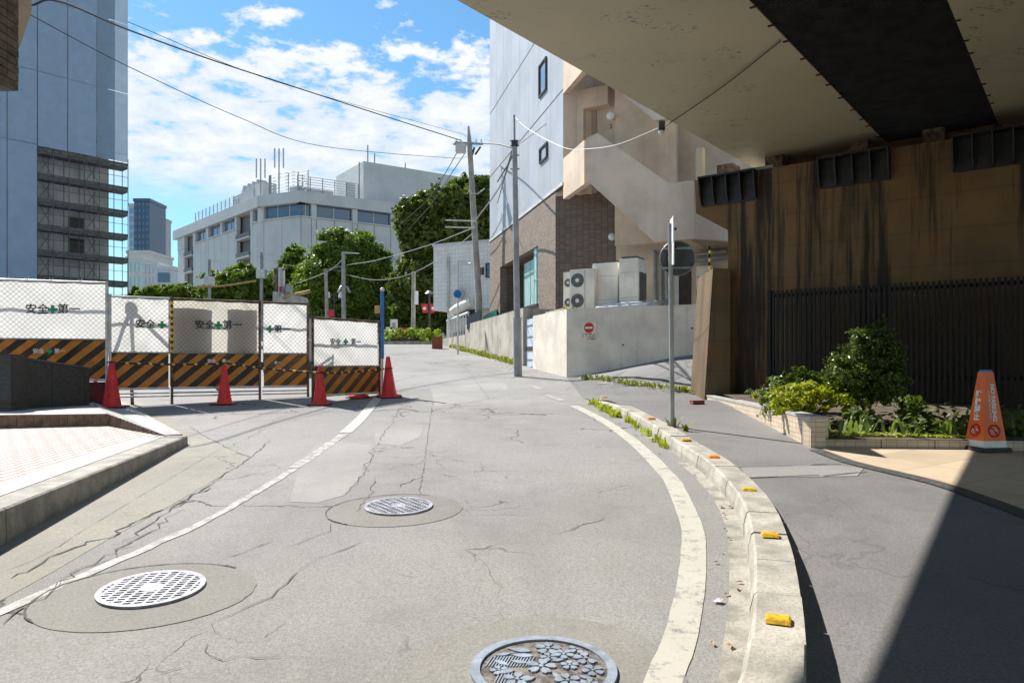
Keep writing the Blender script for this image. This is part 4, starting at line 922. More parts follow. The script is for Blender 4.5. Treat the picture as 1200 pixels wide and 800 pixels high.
# no entry notice
t0, z0 = LR.tz(681.8, 400); t1, z1 = LR.tz(699, 377.3); sg = thing('no_entry_notice', 'cream notice with a red no entry disc fixed to the pale wall', 'sign', tuple(LR.pt((t0 + t1) / 2, z0)))
MB().pbox(LR, t0, t1, .001, .010, z0, z1).build('plate', 'sign_cream', sg); hw = (t1 - t0)
tc_, zc_ = LR.tz(690.3, 384); ring = [LR.pt(tc_ + hw * .33 * math.cos(2 * math.pi * k / 28), zc_ + hw * .33 * math.sin(2 * math.pi * k / 28), .011) for k in range(28)]
m = MB(); m.prism(ring, (LR.n[0] * .003, LR.n[1] * .003, 0)); m.build('red_disc', 'text_red', sg); MB().pbox(LR, tc_ - hw * .25, tc_ + hw * .25, .014, .018, zc_ - hw * .055, zc_ + hw * .055).build('white_bar', 'text_white', sg)
m = MB(); r = random.Random(4)
for row in range(4):
    zz_ = z0 + (z1 - z0) * (.37 - row * .095); u = .08 if row < 2 else .4
    while u < .92:
        wd = r.uniform(.045, .085); MB_h = (z1 - z0) * r.uniform(.03, .055)
        if r.random() < .85: m.pbox(LR, t0 + hw * u, t0 + hw * min(.94, u + wd), .010, .012, zz_, zz_ + MB_h)
        u += wd + .03
m.build('small_print', 'text_black', sg)
# older concrete wall along the road
cw = thing('retaining_wall', 'streaked concrete retaining wall climbing along the road', 'wall', tuple(LF.pt(LF.t(612), gz(*LF.pt(LF.t(612)).xy))))
ta, tb = LF.t(613), LF.t(545.5); za, zb2 = LF.tz(613, 361)[1], LF.tz(545.5, 380.5)[1]
nseg = 5
for i in range(nseg):
    u0, u1 = i / nseg, (i + 1) / nseg; a = ta + (tb - ta) * u0 + .006; b = ta + (tb - ta) * u1 - .006
    m = MB(); m.prism([LF.pt(a, gz(*LF.pt(a).xy) - .4), LF.pt(b, gz(*LF.pt(b).xy) - .3), LF.pt(b, za + (zb2 - za) * u1), LF.pt(a, za + (zb2 - za) * u0)], (LF.n[0] * .25, LF.n[1] * .25, 0)); m.build('wall_panel', 'concrete', cw)
MB().pbox(LF, ta - .01, ta + .2, .26, 1.2, gz(*LF.pt(ta).xy) - .3, za - .02).build('return_wall', 'concrete', cw)
# little gate in the gap
gt = thing('metal_gate', 'narrow pale blue metal gate between the two retaining walls', 'gate', tuple(LF.pt(LF.t(620), gz(*LF.pt(LF.t(620)).xy))))
gx0, gx1 = LF.t(624) if False else tL + .02, ta - .03
gz0 = gz(*LF.pt(gx0).xy)
MB().pbox(LF, gx0, gx1, .10, .13, gz0 + .05, LF.tz(620, 373)[1]).build('leaf', 'white_gate' if 'white_gate' in MATS else 'pale_metal', gt)
for k in range(4): MB().pbox(LF, gx0 + .01, gx1 - .01, .085, .1, gz0 + .25 + k * .36, gz0 + .29 + k * .36).build('slat', 'steel_grey', gt)
MB().pbox(LF, gx0, gx1, .082, .099, gz0 + .55, gz0 + .68).build('lock_plate', 'dark_frame', gt)
# weeds along the wall foot
wp = []
for k in range(90):
    u = rnd.random(); t = ta + .2 + (tb - ta + 3) * u; q = LF.pt(t, 0, -.05 - abs(rnd.gauss(0, .08))); wp.append(Vector((q.x, q.y, gz(q.x, q.y))))
tufts('wall_weeds', wp, 'weed', 'yellow green weeds along the foot of the streaked retaining wall', .2, 9, .08, 8)
# --- stair building ---
nr = Vector((LF.n[0], LF.n[1], 0)); P1 = Vector((R0.x, R0.y, 0)) + nr * 1.1
F1 = Plane((P1.x, P1.y), av)                                       # grey facade, faces the road (outward = -n)
sb = thing('stair_building', 'grey panelled building with brown brick base and open beige staircase', 'building', tuple(F1.pt(F1.t(651), gz(*F1.pt(F1.t(651)).xy))))
q = F1.pt(F1.t(651)); F2 = Plane((q.x, q.y), bv)                   # brick face behind the stairs (outward = +n)
q = F1.pt(F1.t(687)); ST = Plane((q.x, q.y), bv)                   # stair front
TOPZ = 19.0; zb_ = gz(*q.xy) - .3
zband = F1.tz(660, 212)[1]; zband2 = F1.tz(582, 275.5)[1]; zband = (zband + zband2) / 2
tF, tN = F1.t(574), F1.t(660); tB = F1.t(651)
MB().pbox(F1, tN + .002, tF, .0, .3, zband, TOPZ).build('facade_panelling', 'facade_panel', sb)
for k in range(1, 8):
    tt = tN + (tF - tN) * k / 8; MB().pbox(F1, tt - .008, tt + .008, -.003, .02, zband + .1, TOPZ).build('vertical_joint', 'facade_panel', sb)
for rows in ((660, 103, 584, 197), (623.7, 53.7, 583.7, 120)):
    z = (F1.tz(rows[0], rows[1])[1] + F1.tz(rows[2], rows[3])[1]) / 2; MB().pbox(F1, tN + .01, tF, -.004, .02, z - .025, z + .025).build('seam', 'seam', sb)
MB().pbox(F1, tN, tF, -.03, .05, zband - .10, zband).build('drip_trim', 'pale_metal', sb); MB().pbox(F1, tN, tF, -.006, .05, zband - .15, zband - .10).build('seam', 'seam', sb)
# windows of the grey facade
for quad in ([(632.5, 76), (641, 66), (641, 105), (632.5, 116)], [(633.2, 175), (642, 166), (642, 184.5), (633.8, 194)]):
    a, b = F1.t(quad[0][0]), F1.t(quad[1][0]); zt_ = F1.tz(*quad[1])[1]; zb3 = F1.tz(*quad[2])[1]
    win = MB().pbox(F1, b + .06, a - .06, -.012, -.002, zb3 + .06, zt_ - .06).build('window', 'glass_sky', sb)
    for args in ((b, b + .06, zb3, zt_), (a - .06, a, zb3, zt_), (b + .06, a - .06, zb3, zb3 + .06), (b + .06, a - .06, zt_ - .06, zt_)): MB().pbox(F1, args[0], args[1], -.06, -.002, args[2], args[3]).build('frame', 'dark_frame', win)
# brick base with glazed recess
oa, ob = F1.t(630.5), F1.t(586); zo1 = F1.tz(630.5, 287.5)[1]; zo0 = F1.tz(630.5, 355.5)[1]
br = MB(); br.pbox(F1, tB, oa, 0, .3, zb_, zband - .15); br.pbox(F1, ob, tF, 0, .3, zb_, zband - .15); br.pbox(F1, oa, ob, 0, .3, zo1, zband - .15); br.pbox(F1, oa, ob, 0, .3, zb_, zo0); br.build('brick_base', 'facade_brick', sb)
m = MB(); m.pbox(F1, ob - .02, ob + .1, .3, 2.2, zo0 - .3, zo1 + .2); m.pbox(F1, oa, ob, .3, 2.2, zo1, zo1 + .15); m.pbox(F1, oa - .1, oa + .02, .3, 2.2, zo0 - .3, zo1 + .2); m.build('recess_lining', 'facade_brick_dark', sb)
gl_ = MB().pbox(F1, oa, ob, 1.5, 1.52, zo0, zo1).build('glazing', 'glass_teal', sb)
for k in range(5):
    tt = oa + (ob - oa) * (k + .5) / 5; MB().pbox(F1, tt - .03, tt + .03, 1.44, 1.5, zo0, zo1).build('mullion', 'pale_metal', gl_)
m = MB(); cpl = F1.pt(oa + .62, 0, .55); m.cyl((cpl.x, cpl.y), .5, zo0, zo1 - .02, 24); gc = m.build('glass_drum', 'glass_teal', sb)
for k in range(5):
    an = math.pi * (.75 + k * .22); e = (cpl.x + .505 * math.cos(an), cpl.y + .505 * math.sin(an)); MB().tube([(e[0], e[1], zo0), (e[0], e[1], zo1 - .03)], .018, 5).build('edge_film', 'green_film', gc)
for zz_ in (zo0 + .04, zo0 + .9): MB().tube([(cpl.x + .508 * math.cos(2 * math.pi * k / 20), cpl.y + .508 * math.sin(2 * math.pi * k / 20), zz_) for k in range(21)], .016, 5).build('edge_film', 'green_film', gc)
MB().pbox(F1, oa + 1.3, oa + 3.1, .3, .34, zo0, zo1 - .25).build('glass_panel', 'glass_teal', sb)
for tt in (oa + 1.3, oa + 2.2, oa + 3.1): MB().pbox(F1, tt - .03, tt + .03, .285, .355, zo0, zo1 - .25).build('edge_film', 'green_film', sb)
MB().pbox(F1, oa - .05, ob, -.06, .35, zo0 - .08, zo0 + .005).build('sill', 'dark_frame', sb)
# F2: brick then beige wall
tb1 = F2.t(722); zsof = ST.tz(690, 215)[1]
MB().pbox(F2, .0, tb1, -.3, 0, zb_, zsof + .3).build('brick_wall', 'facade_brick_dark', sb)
MB().pbox(F2, tb1, 8, -.3, .002, zb_, TOPZ).build('rear_wall', 'beige_render', sb)
MB().pbox(F2, -.0, tb1, -.3, .0, zsof + .3, TOPZ).build('rear_wall', 'beige_render', sb)
q = F2.pt(tb1 + .35, 0, .003)
def backtz(px, py): return F2.tz(px, py)
# stair parapets
par = [(687, 162), (700, 156), (784, 215), (813, 211), (814, 279.5), (767, 283.5), (696, 219), (691, 214.5), (687, 214)]
MB().pprism(ST, par, -.18, 0).build('stair_parapet', 'beige_render', sb)
zl0, zl1 = ST.tz(687, 214)[1], ST.tz(687, 162)[1]
tS = F1.t(687); MB().pbox(F1, tS + .18, tN, 0, .18, zl0, zl1).build('landing_parapet', 'beige_render', sb)
def slab(pl, t0_, t1_, o0, o1, z0_, z1_, mt='beige_render', nm='landing_slab'): return MB().pbox(pl, t0_, t1_, o0, o1, z0_, z1_).build(nm, mt, sb)
dep = ST.t(687) - 0; wdep = (Vector(F2.pt(0).xy) - Vector(ST.pt(0).xy)).dot(Vector((-ST.n[0], -ST.n[1])))
tl1 = ST.t(704)
slab(ST, .18, tl1, -wdep + .01, -.185, zl0 + .01, zl0 + .22)
# flight (waist slab sloping down to the right) and lower landing
m = MB(); A0 = ST.tz(698, 219); A1 = ST.tz(767, 283)
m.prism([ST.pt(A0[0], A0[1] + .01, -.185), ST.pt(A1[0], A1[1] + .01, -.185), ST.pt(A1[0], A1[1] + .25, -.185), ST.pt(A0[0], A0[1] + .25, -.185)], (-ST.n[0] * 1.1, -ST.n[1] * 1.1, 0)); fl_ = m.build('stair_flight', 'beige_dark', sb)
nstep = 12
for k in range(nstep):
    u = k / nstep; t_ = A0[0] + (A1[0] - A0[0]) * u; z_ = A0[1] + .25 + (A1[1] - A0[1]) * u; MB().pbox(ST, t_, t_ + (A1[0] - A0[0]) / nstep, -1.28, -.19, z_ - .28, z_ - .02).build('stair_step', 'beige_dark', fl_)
tr0, tr1 = ST.t(767), ST.t(814); zr0 = ST.tz(814, 279.5)[1]; zr1 = ST.tz(813, 211)[1]
slab(ST, tr0, tr1 - .18, -wdep - .5, -.185, zr0 + .012, zr0 + .2)
cvn = Plane(tuple(ST.pt(tr1).xy), (1, .42)); MB().pbox(cvn, 0.002, 3.2, -.18, 0, zr0 + .003, zr1).build('landing_parapet', 'beige_render', sb)
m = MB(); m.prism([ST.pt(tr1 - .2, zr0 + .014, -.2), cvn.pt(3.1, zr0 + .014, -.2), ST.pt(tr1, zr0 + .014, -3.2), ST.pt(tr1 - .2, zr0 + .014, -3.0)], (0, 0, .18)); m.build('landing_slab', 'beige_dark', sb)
# centre wall between the flights
MBc = Plane(tuple(ST.pt(0, 0, -1.35).xy), bv)
cw0, cw1 = MBc.t(720.5), MBc.t(792); MB().pbox(MBc, cw0, cw1, -.2, 0, zr0 + .2, TOPZ).build('centre_wall', 'beige_render', sb)
# upper landing (repeats one storey up)
dzs = F1.tz(660, 110)[1]; hpar = zl1 - zl0
MB().pbox(F1, tS + .18, tN, 0, .18, dzs, dzs + hpar).build('landing_parapet', 'beige_render', sb)
shift = dzs - zl0
m = MB(); q = [ST.tz(*p) for p in par]; m.prism([ST.pt(t_, z_ + shift, -.18) for t_, z_ in q], (ST.n[0] * .18, ST.n[1] * .18, 0)); m.build('stair_parapet', 'beige_render', sb)
slab(ST, .18, cw0 + .4, -wdep + .01, -.185, dzs + .01, dzs + .22)
# return wall on the recess left, door, lamps
MB().pbox(F1, tN - .03, tN + .0, .02, wdep * .9, zl0 + .2, TOPZ).build('return_wall', 'beige_render', sb)
dw = F2.t(689), F2.t(699.5); zd0, zd1 = zl0 + .22, F2.tz(694, 130)[1]
MB().pbox(F2, dw[0] - .35, dw[1] + .5, 0, .35, zd1 + .0, zd1 + .6).build('door_lintel', 'beige_render', sb)
door = MB().pbox(F2, dw[0], dw[1], .003, .03, zd0, zd1).build('door', 'beige_dark', sb); MB().pbox(F2, dw[0] + .1, dw[0] + .14, .03, .06, zd0 + .9, zd0 + 1.05).build('handle', 'steel_grey', door)
MB().pbox(F2, dw[0] - .35, dw[0] - .01, .003, .35, zd0, zd1).build('door_jamb', 'beige_render', sb)
p = MBc.at(715.5, 136, .1); lp_ = thing('globe_lamp', 'white globe lamp on the upper stair landing', 'lamp', tuple(p), 'globe lamps of the stair building'); MB().ball(p, .125).build('globe', 'globe', lp_); MB().tube([p, p + Vector((-MBc.n[0] * .9, -MBc.n[1] * .9, 0))], .04, 8).build('arm', 'pale_metal', lp_)
p = F2.at(717, 277.5, .08); lp_ = thing('globe_lamp', 'white globe lamp on the brown brick wall under the stairs', 'lamp', tuple(p), 'globe lamps of the stair building'); MB().ball(p, .12).build('globe', 'globe', lp_); MB().tube([p, p - Vector((F2.n[0] * .09, F2.n[1] * .09, 0))], .05, 10).build('base', 'pale_metal', lp_)
t_, z_ = F2.tz(722.5, 150); lettering('2', .17, MBc.at(716, 148.5, .01), (bv[0], bv[1], 0), UP, 'text_black', sb, .004)
# podium floor behind the retaining wall
m = MB(); m.prism([LR.pt(.15, zrw - .35, -.2), LR.pt(tE, zrw - .35, -.2), LR.pt(tE, zrw - .35, -5), LR.pt(-1.6, zrw - .35, -4)], (0, 0, .25)); m.build('podium_floor', 'concrete', rw)
m = MB(); m.pbox(F1, tB, tF, -.95, -.02, zb_, za - .4); m.build('podium_floor', 'concrete', cw)
# dark doorway, meter box and pipes at the back
t_, z_ = F2.tz(797, 356); dd = MB().pbox(F2, F2.t(796), F2.t(810), .004, .03, zrw - .1, F2.tz(800, 318)[1]).build('door', 'dark_door', sb)
MB().pbox(F2, F2.t(795) - .1, F2.t(796), .004, .06, zrw - .1, F2.tz(800, 318)[1]).build('door_frame', 'pale_metal', dd)
a, b = F2.t(818), F2.t(836.5); mb = thing('meter_box', 'pale metal meter box on the wall behind the pier', 'meter box', tuple(F2.pt(a, F2.tz(818, 340)[1], .15))); zq0, zq1 = F2.tz(818, 341)[1], F2.tz(836, 312)[1]
MB().pbox(F2, a, b, .005, .22, zq0, zq1).build('cabinet', 'ac_body', mb, .008); MB().pbox(F2, a + .05, a + .08, .22, .235, (zq0 + zq1) / 2 - .05, (zq0 + zq1) / 2 + .05).build('handle', 'ac_dark', mb)
MB().tube([F2.pt((a + b) / 2, zq0, .1), F2.pt((a + b) / 2, zrw - .1, .1)], .03, 8).build('conduit', 'pole_grey', mb)
zpp = zrw - .1
for i, px in enumerate((767.5, 774.5, 781.5)):
    p = F2.at(px, 340, .12); pt_ = F2.at(px, 297 + i * 3, .12).z; m = MB(); m.tube([(p.x, p.y, zpp), (p.x, p.y, pt_), (p.x - F2.n[0] * .0, p.y + .06, pt_ + .05), (p.x, p.y + .3, pt_ + .06)], .055, 10); tag(m.build('riser_pipe', 'pole_grey'), ['grey riser pipe nearest the air conditioners', 'middle grey riser pipe of three beside the air conditioners', 'grey riser pipe beside the dark doorway'][i], 'pipe', 'riser pipes by the air conditioners')
for i, py in enumerate((296.5, 303)):
    m = MB(); m.tube([F2.at(812, py + 2, .2), F2.at(852, py - 2, .2)], .06, 10); tag(m.build('wall_pipe', 'pole_grey'), ['upper horizontal grey pipe behind the bridge pier', 'lower horizontal grey pipe behind the bridge pier'][i], 'pipe', 'horizontal pipes behind the pier')
# air conditioners on the podium
AC = Plane(tuple(LR.pt(0, 0, -.75).xy), bv)
def ac_unit(x0, x1, x2, ytop, fans, lab, o=0.0, depth=.45):
    pl = Plane(tuple(AC.pt(0, 0, o).xy), bv); a, b = pl.t(x0), pl.t(x1); z1_ = pl.tz(x0, ytop)[1]; z0_ = zrw - .1; g = pl.pt((a + b) / 2, z0_)
    u = thing('air_conditioner', lab, 'air conditioner', tuple(g), 'air conditioner units above the pale wall')
    MB().pbox(pl, a, b, -depth, 0, z0_ + .06, z1_).build('casing', 'ac_body', u, .012)
    MB().pbox(pl, a + .03, b - .03, -depth + .03, -.03, z0_, z0_ + .06).build('feet', 'ac_dark', u)
    if fans:
        wf = (b - a) * (.56 if fans == 2 else .8); r_ = min(wf * .46, (z1_ - z0_) * .23)
        for k in range(2):
            zc = z0_ + .06 + (z1_ - z0_ - .06) * (.27 + .47 * k); cx_ = a + .03 + wf / 2; fn_ = None
            ringp = [pl.pt(cx_ + r_ * math.cos(2 * math.pi * i / 28), zc + r_ * math.sin(2 * math.pi * i / 28), .002) for i in range(28)]
            m = MB(); m.prism(ringp, (pl.n[0] * .012, pl.n[1] * .012, 0)); fn_ = m.build('fan_grille', 'ac_dark', u)
            m = MB()
            for q_ in range(2, 6): m.tube([pl.pt(cx_ + r_ * q_ / 5.5 * math.cos(2 * math.pi * i / 24), zc + r_ * q_ / 5.5 * math.sin(2 * math.pi * i / 24), .018) for i in range(25)], .005, 4, False)
            m.build('grille_rings', 'steel_grey', fn_)
            hub = [pl.pt(cx_ + r_ * .3 * math.cos(2 * math.pi * i / 18), zc + r_ * .3 * math.sin(2 * math.pi * i / 18), .014) for i in range(18)]; m = MB(); m.prism(hub, (pl.n[0] * .012, pl.n[1] * .012, 0)); m.build('hub', 'white_plastic', fn_)
        MB().pbox(pl, a + .03 + wf + .01, a + .03 + wf + .02, 0, .003, z0_ + .1, z1_ - .04).build('panel_seam', 'ac_dark', u)
    else:
        for fz in (.28, .74): MB().pbox(pl, a + .02, b - .02, .0005, .003, z0_ + (z1_ - z0_) * fz, z0_ + (z1_ - z0_) * fz + .008).build('panel_seam', 'steel_grey', u)
        MB().pbox(pl, a + .06, b - .06, -depth + .05, -.05, z1_, z1_ + .06).build('top_grille', 'ac_dark', u)
        e = Plane(tuple(pl.pt(b, 0, 0).xy), (-pl.n[0], -pl.n[1])); MB().pbox(e, .08, depth - .06, .001, .012, z0_ + .2, z1_ - .35).build('side_grille', 'ac_dark', u)
        MB().pbox(pl, a + .08, a + .18, .001, .004, z0_ + .12, z0_ + .3).build('warning_label', 'white_plastic', u)
    return u
ac_unit(660, 672, 0, 319, 1, 'narrow end of a twin fan air conditioner by the brick corner', -.45); ac_unit(667.5, 696.5, 0, 316, 2, 'cream air conditioner with two fan grilles facing the lane'); ac_unit(694, 724, 0, 309, 0, 'tall cream air conditioner between the fan unit and the tallest one', -.2, .7); ac_unit(725.5, 748, 0, 303.5, 0, 'tallest cream air conditioner with a dark side grille', 0, .7)
for i, zo in enumerate((.10, .02)):
    m = MB(); m.tube([AC.pt(AC.t(703), zrw + zo, .2 + i * .1), AC.pt(AC.t(745), zrw + zo + .02, .2 + i * .1), AC.pt(AC.t(762), zrw + zo + .02, .2 + i * .1), F2.at(780, 353, .4 + .1 * i)], .05, 8); tag(m.build('lagged_pipe', 'zinc'), ['upper silver lagged pipe in front of the air conditioners', 'lower silver lagged pipe along the wall top'][i], 'pipe', 'lagged pipes on the wall top')
tufts('wall_top_weeds', [Vector(LF.pt(LF.t(657), zrw - .1, .25)) + Vector((rnd.gauss(0, .1), rnd.gauss(0, .2), 0)) for k in range(7)], 'weed', 'weeds growing on the wall top by the brick corner', .22, 4, .03, 9)
m = MB(); m.pbox(LF, LF.t(648), LF.t(628), .3, .5, zrw - .3, zrw + .12); tag(m.build('low_wall', 'concrete'), 'low concrete block on the wall top under the brick corner', 'wall')

# ================================================================== RIGHT: bridge, abutment, planter
Pc = W(853, 468); u_ = Vector((.62, .785)).normalized(); wv_ = Vector((u_.y, -u_.x))          # along the bridge; along the abutment to the right
AB = Plane((Pc.x, Pc.y), (wv_.x, wv_.y))                                                     # face outward = n (towards the camera)
if AB.n[1] > 0: AB = Plane((Pc.x, Pc.y), (-wv_.x, -wv_.y))
sgn = 1 if AB.d[0] > 0 else -1
e1 = AB.at(862, 185); BZ = e1.z                                                              # girder soffit height
ab = thing('bridge_abutment', 'tall stained brown concrete abutment under the bridge', 'abutment', (Pc.x, Pc.y, wz(Pc.x, Pc.y)))
ztop = BZ - .30
m = MB(); zc1, zc0 = AB.tz(815, 250)[1], AB.tz(852, 270)[1]
o = [AB.pt(0, wz(Pc.x, Pc.y) - .5), AB.pt(14 * sgn, wz(Pc.x, Pc.y) - .9), AB.pt(14 * sgn, ztop), AB.pt(AB.t(814), ztop), AB.pt(AB.t(815.5), zc1), AB.pt(0, zc0)]
m.prism(o, (-AB.n[0] * 2.2, -AB.n[1] * 2.2, 0)); m.build('wall', 'abutment', ab)
for y0 in (250, 400):
    pass
# wing wall beside it
wg = W(838, 468); WP = Plane((Pc.x, Pc.y), (1, -.15)); m = MB()
zw0 = wz(*wg.xy) - .3; q = [WP.tz(*p) for p in ((822.5, 468), (853.5, 472), (854, 316), (834, 316))]
m.prism([WP.pt(q[0][0], zw0, .25), WP.pt(q[1][0], zw0, .25), WP.pt(q[2][0], q[2][1], .2), WP.pt(q[3][0], q[3][1], .2)], (.12, 1.6, 0)); m.build('wing_wall', 'wing_concrete', ab)
# ledge and bearings in the gap on top
MB().pbox(AB, AB.t(818), AB.t(905), -1.6, -.05, ztop, ztop + .07).build('ledge', 'concrete', ab)
for px in (842, 900, 1000, 1090):
    t_ = AB.t(px); MB().pbox(AB, t_ - .16, t_ + .16, -.7, -.3, ztop + .004, ztop + .30).build('bearing', 'rust_steel', ab)
MB().pbox(AB, AB.t(814) - .03, AB.t(820), -.25, -.12, AB.tz(815, 249)[1], AB.tz(815, 172)[1]).build('end_plate', 'girder_cream', ab)
MB().pbox(AB, AB.t(905), 14, -1.5, -.75, ztop + .002, BZ + 1.45).build('back_wall', 'abutment', ab)
# ribbed steel brackets
for i, (x0, x1, yt, yb, lab) in enumerate([(823, 888, 203, 243, 'black ribbed steel bracket at the outer corner of the abutment'), (961, 1044, 181, 222, 'black ribbed steel bracket in the middle of the abutment'), (1117, 1215, 150, 203, 'black ribbed steel bracket in the darkest corner of the abutment')]):
    a, b = AB.t(x0), AB.t(x1); z1_ = min(AB.tz(x0, yt)[1], ztop - .005); z0_ = AB.tz(x0, yb)[1]
    bk = thing('steel_bracket', lab, 'bracket', tuple(AB.pt((a + b) / 2, z0_)), 'ribbed steel brackets on the abutment')
    MB().pbox(AB, a, b, .001, .03, z0_, z1_).build('back_plate', 'black_steel', bk); MB().pbox(AB, a, b, .032, .24, z1_ - .03, z1_).build('top_plate', 'black_steel', bk)
    for k in range(5):
        t_ = a + .012 + (b - a - .024) * k / 4; m = MB(); m.prism([AB.pt(t_ - .011, z0_ + .01, .031), AB.pt(t_ - .011, z0_ + .05, .10), AB.pt(t_ - .011, z0_ + .22, .17), AB.pt(t_ - .011, z1_ - .032, .22), AB.pt(t_ - .011, z1_ - .032, .031)], (AB.d[0] * .022, AB.d[1] * .022, 0)); m.build('rib', 'black_steel', bk)
# bridge girders
bp0 = e1; BD = Plane((e1.x, e1.y), (u_.x, u_.y))                  # along the bridge; n = right of it
if BD.n[0] < 0: BD.n = (-BD.n[0], -BD.n[1])
bg_ = thing('road_bridge', 'cream steel girder bridge passing overhead', 'bridge', tuple(AB.pt(2, ztop)))
T0, T1 = -26, 1.2
def girder(o0, o1):
    m = MB(); m.pbox(BD, T0, T1, o0, o1, BZ, BZ + .02); m.pbox(BD, T0, T1, o0 + .015, o0 + .04, BZ + .02, BZ + 1.5); m.pbox(BD, T0, T1, o1 - .04, o1 - .015, BZ + .02, BZ + 1.5); return m.build('box_girder', 'girder_cream', bg_)
def off_at(px, py):
    d = (BZ - EYE) * F / (HY - py); p = at(px, py, d); return (p.x - e1.x) * BD.n[0] + (p.y - e1.y) * BD.n[1]
w1 = off_at(877, 0); w2 = off_at(1110, 0)
girder(0, w1); girder(w2, w2 + 2.2); girder(w2 + 2.2 + (w2 - w1), w2 + 4.4 + (w2 - w1))
MB().pbox(BD, T0, T1 + .5, -.25, w2 + 5 + (w2 - w1), BZ + 1.5, BZ + 1.75).build('deck_slab', 'concrete', bg_)
for oo in (-.22, w2 + 4.7 + (w2 - w1)): MB().pbox(BD, T0, T1 + .5, oo, oo + .22, BZ + 1.75, BZ + 2.5).build('parapet', 'concrete', bg_)
for k, (oa_, ob_) in enumerate(((w1, w2), (w2 + 2.2, w2 + 2.2 + w2 - w1))):
    m = MB(); t_ = T0
    while t_ < T1 - .1: m.pbox(BD, t_, t_ + .012, oa_ + .004, ob_ - .004, BZ + .012, BZ + .05); t_ += .045
    for j in range(1, 16): o_ = oa_ + (ob_ - oa_) * j / 16; m.pbox(BD, T0, T1 - .1, o_ - .004, o_ + .004, BZ + .022, BZ + .045)
    gr = m.build('grating', 'black_steel', bg_); gr['kind'] = 'stuff'
    for q in range(5): MB().pbox(BD, T0 + 3 + q * 5.2, T0 + 3.15 + q * 5.2, oa_, ob_, BZ + .055, BZ + .3).build('cross_beam', 'girder_cream', bg_)
t_ = BD.t(1000) if False else None
m = MB(); tt = T0 + 14
while tt < T1:
    for oo in (w1 - .015, w2 + .015): m.pbox(BD, tt, tt + .03, oo - .035, oo + .035, BZ - .014, BZ - .001)
    tt += rnd.uniform(.35, .8)
m.build('clamps', 'black_steel', bg_)['kind'] = 'stuff'
# slatted fence in front of the abutment
FP = Plane(tuple(AB.pt(0, 0, .45).xy), AB.d); tA, tZ = FP.t(905), FP.t(1260); zF = FP.tz(1050, 332)[1]
sf = thing('slat_fence', 'dark bronze fence of upright slats in front of the abutment', 'fence', tuple(FP.pt(tA, wz(*FP.pt(tA).xy))))
pit = .078; k = 0; sm_ = None
zlow = min(wz(*FP.pt(tA).xy), wz(*FP.pt(tZ).xy)) - .05
zhere = wz(*FP.pt(tA).xy) + .05
while tA + k * pit < tZ:
    if sm_ is None:
        m = MB(); m.pbox(Plane((0, 0), FP.d), 0, .042, -.015, .015, zlow, zF); sm_ = m.mesh('slat'); sm_.materials.append(MATS['bronze_slat'])
    o = bpy.data.objects.new('slat', sm_); p = FP.pt(tA + k * pit); link(o, sf); o.location = (p.x, p.y, rnd.uniform(-.004, .004)); k += 1
for zz_ in (zF - .12, zhere + .35): MB().pbox(FP, tA - .03, tZ, -.05, -.018, zz_, zz_ + .06).build('rail', 'bronze_slat', sf)
MB().pbox(FP, tA - .075, tA - .02, -.04, .03, zlow, zF + .01).build('end_post', 'bronze_slat', sf)
# planter walls
q0, q1 = W(826, 468), W(950, 524.5); LW_ = Plane((q0.x, q0.y), (q1.x - q0.x, q1.y - q0.y)); ll = math.hypot(q1.x - q0.x, q1.y - q0.y)
pw = thing('planter_wall', 'low beige tiled planter wall beside the pavement', 'wall', (q1.x, q1.y, wz(q1.x, q1.y)))
zA_, zB_ = LW_.tz(826, 467 - 4)[1] + .02, LW_.tz(950, 487.5)[1]
zA_ = LW_.tz(826, 464)[1] + .03
sgn2 = -1 if LW_.n[0] > 0 else 1
def up2(o): return Vector((LW_.n[0] * -sgn2 * o, LW_.n[1] * -sgn2 * o, 0))
m = MB(); m.prism([LW_.pt(0, wz(*q0.xy) - .2), LW_.pt(ll, wz(*q1.xy) - .2), LW_.pt(ll, zB_ - .03), LW_.pt(0, zA_ - .03)], up2(.16)); m.build('tiled_face', 'wall_tile', pw)
m = MB(); m.prism([LW_.pt(0, zA_ - .029) - up2(.008), LW_.pt(ll, zB_ - .029) - up2(.008), LW_.pt(ll, zB_) - up2(.008), LW_.pt(0, zA_) - up2(.008)], up2(.18)); m.build('coping', 'granite_pale', pw)
e0, e2 = W(951, 524.5), W(970.5, 523.5); ez = EYE + (HY - 489) / F * e0.y
EP = Plane((e0.x, e0.y), (e2.x - e0.x, e2.y - e0.y)); MB().pbox(EP, .0, math.hypot(e2.x - e0.x, e2.y - e0.y), -.16, .003, wz(*e0.xy) - .2, ez + .01).build('end_block', 'wall_tile', pw)
pk = thing('planter_kerb', 'low beige stone edging at the foot of the planting bed', 'kerb', (e2.x, e2.y, wz(e2.x, e2.y)))
e3 = W(1290, 529); KP = Plane((e2.x, e2.y), (e3.x - e2.x, e3.y - e2.y)); kl = math.hypot(e3.x - e2.x, e3.y - e2.y); n = 5
for k in range(n): MB().pbox(KP, .005 + kl * k / n, kl * (k + 1) / n - .005, -.12, 0, wz(*KP.pt(kl * k / n).xy) - .2, EYE + (HY - 514.5) / F * e2.y).build('edging_stone', 'wall_tile', pk)
kz = EYE + (HY - 515) / F * e2.y
def bedz(x, y): return max(wz(x, y), kz - .03) + .0
bedpoly = [tuple(LW_.pt(.1).xy + Vector(up2(.1).xy)), tuple(LW_.pt(ll).xy + Vector(up2(.1).xy)), tuple(KP.pt(kl, 0, -.08).xy), tuple(FP.pt(tZ, 0, -.4).xy), tuple(FP.pt(tA - .6, 0, -.4).xy)]
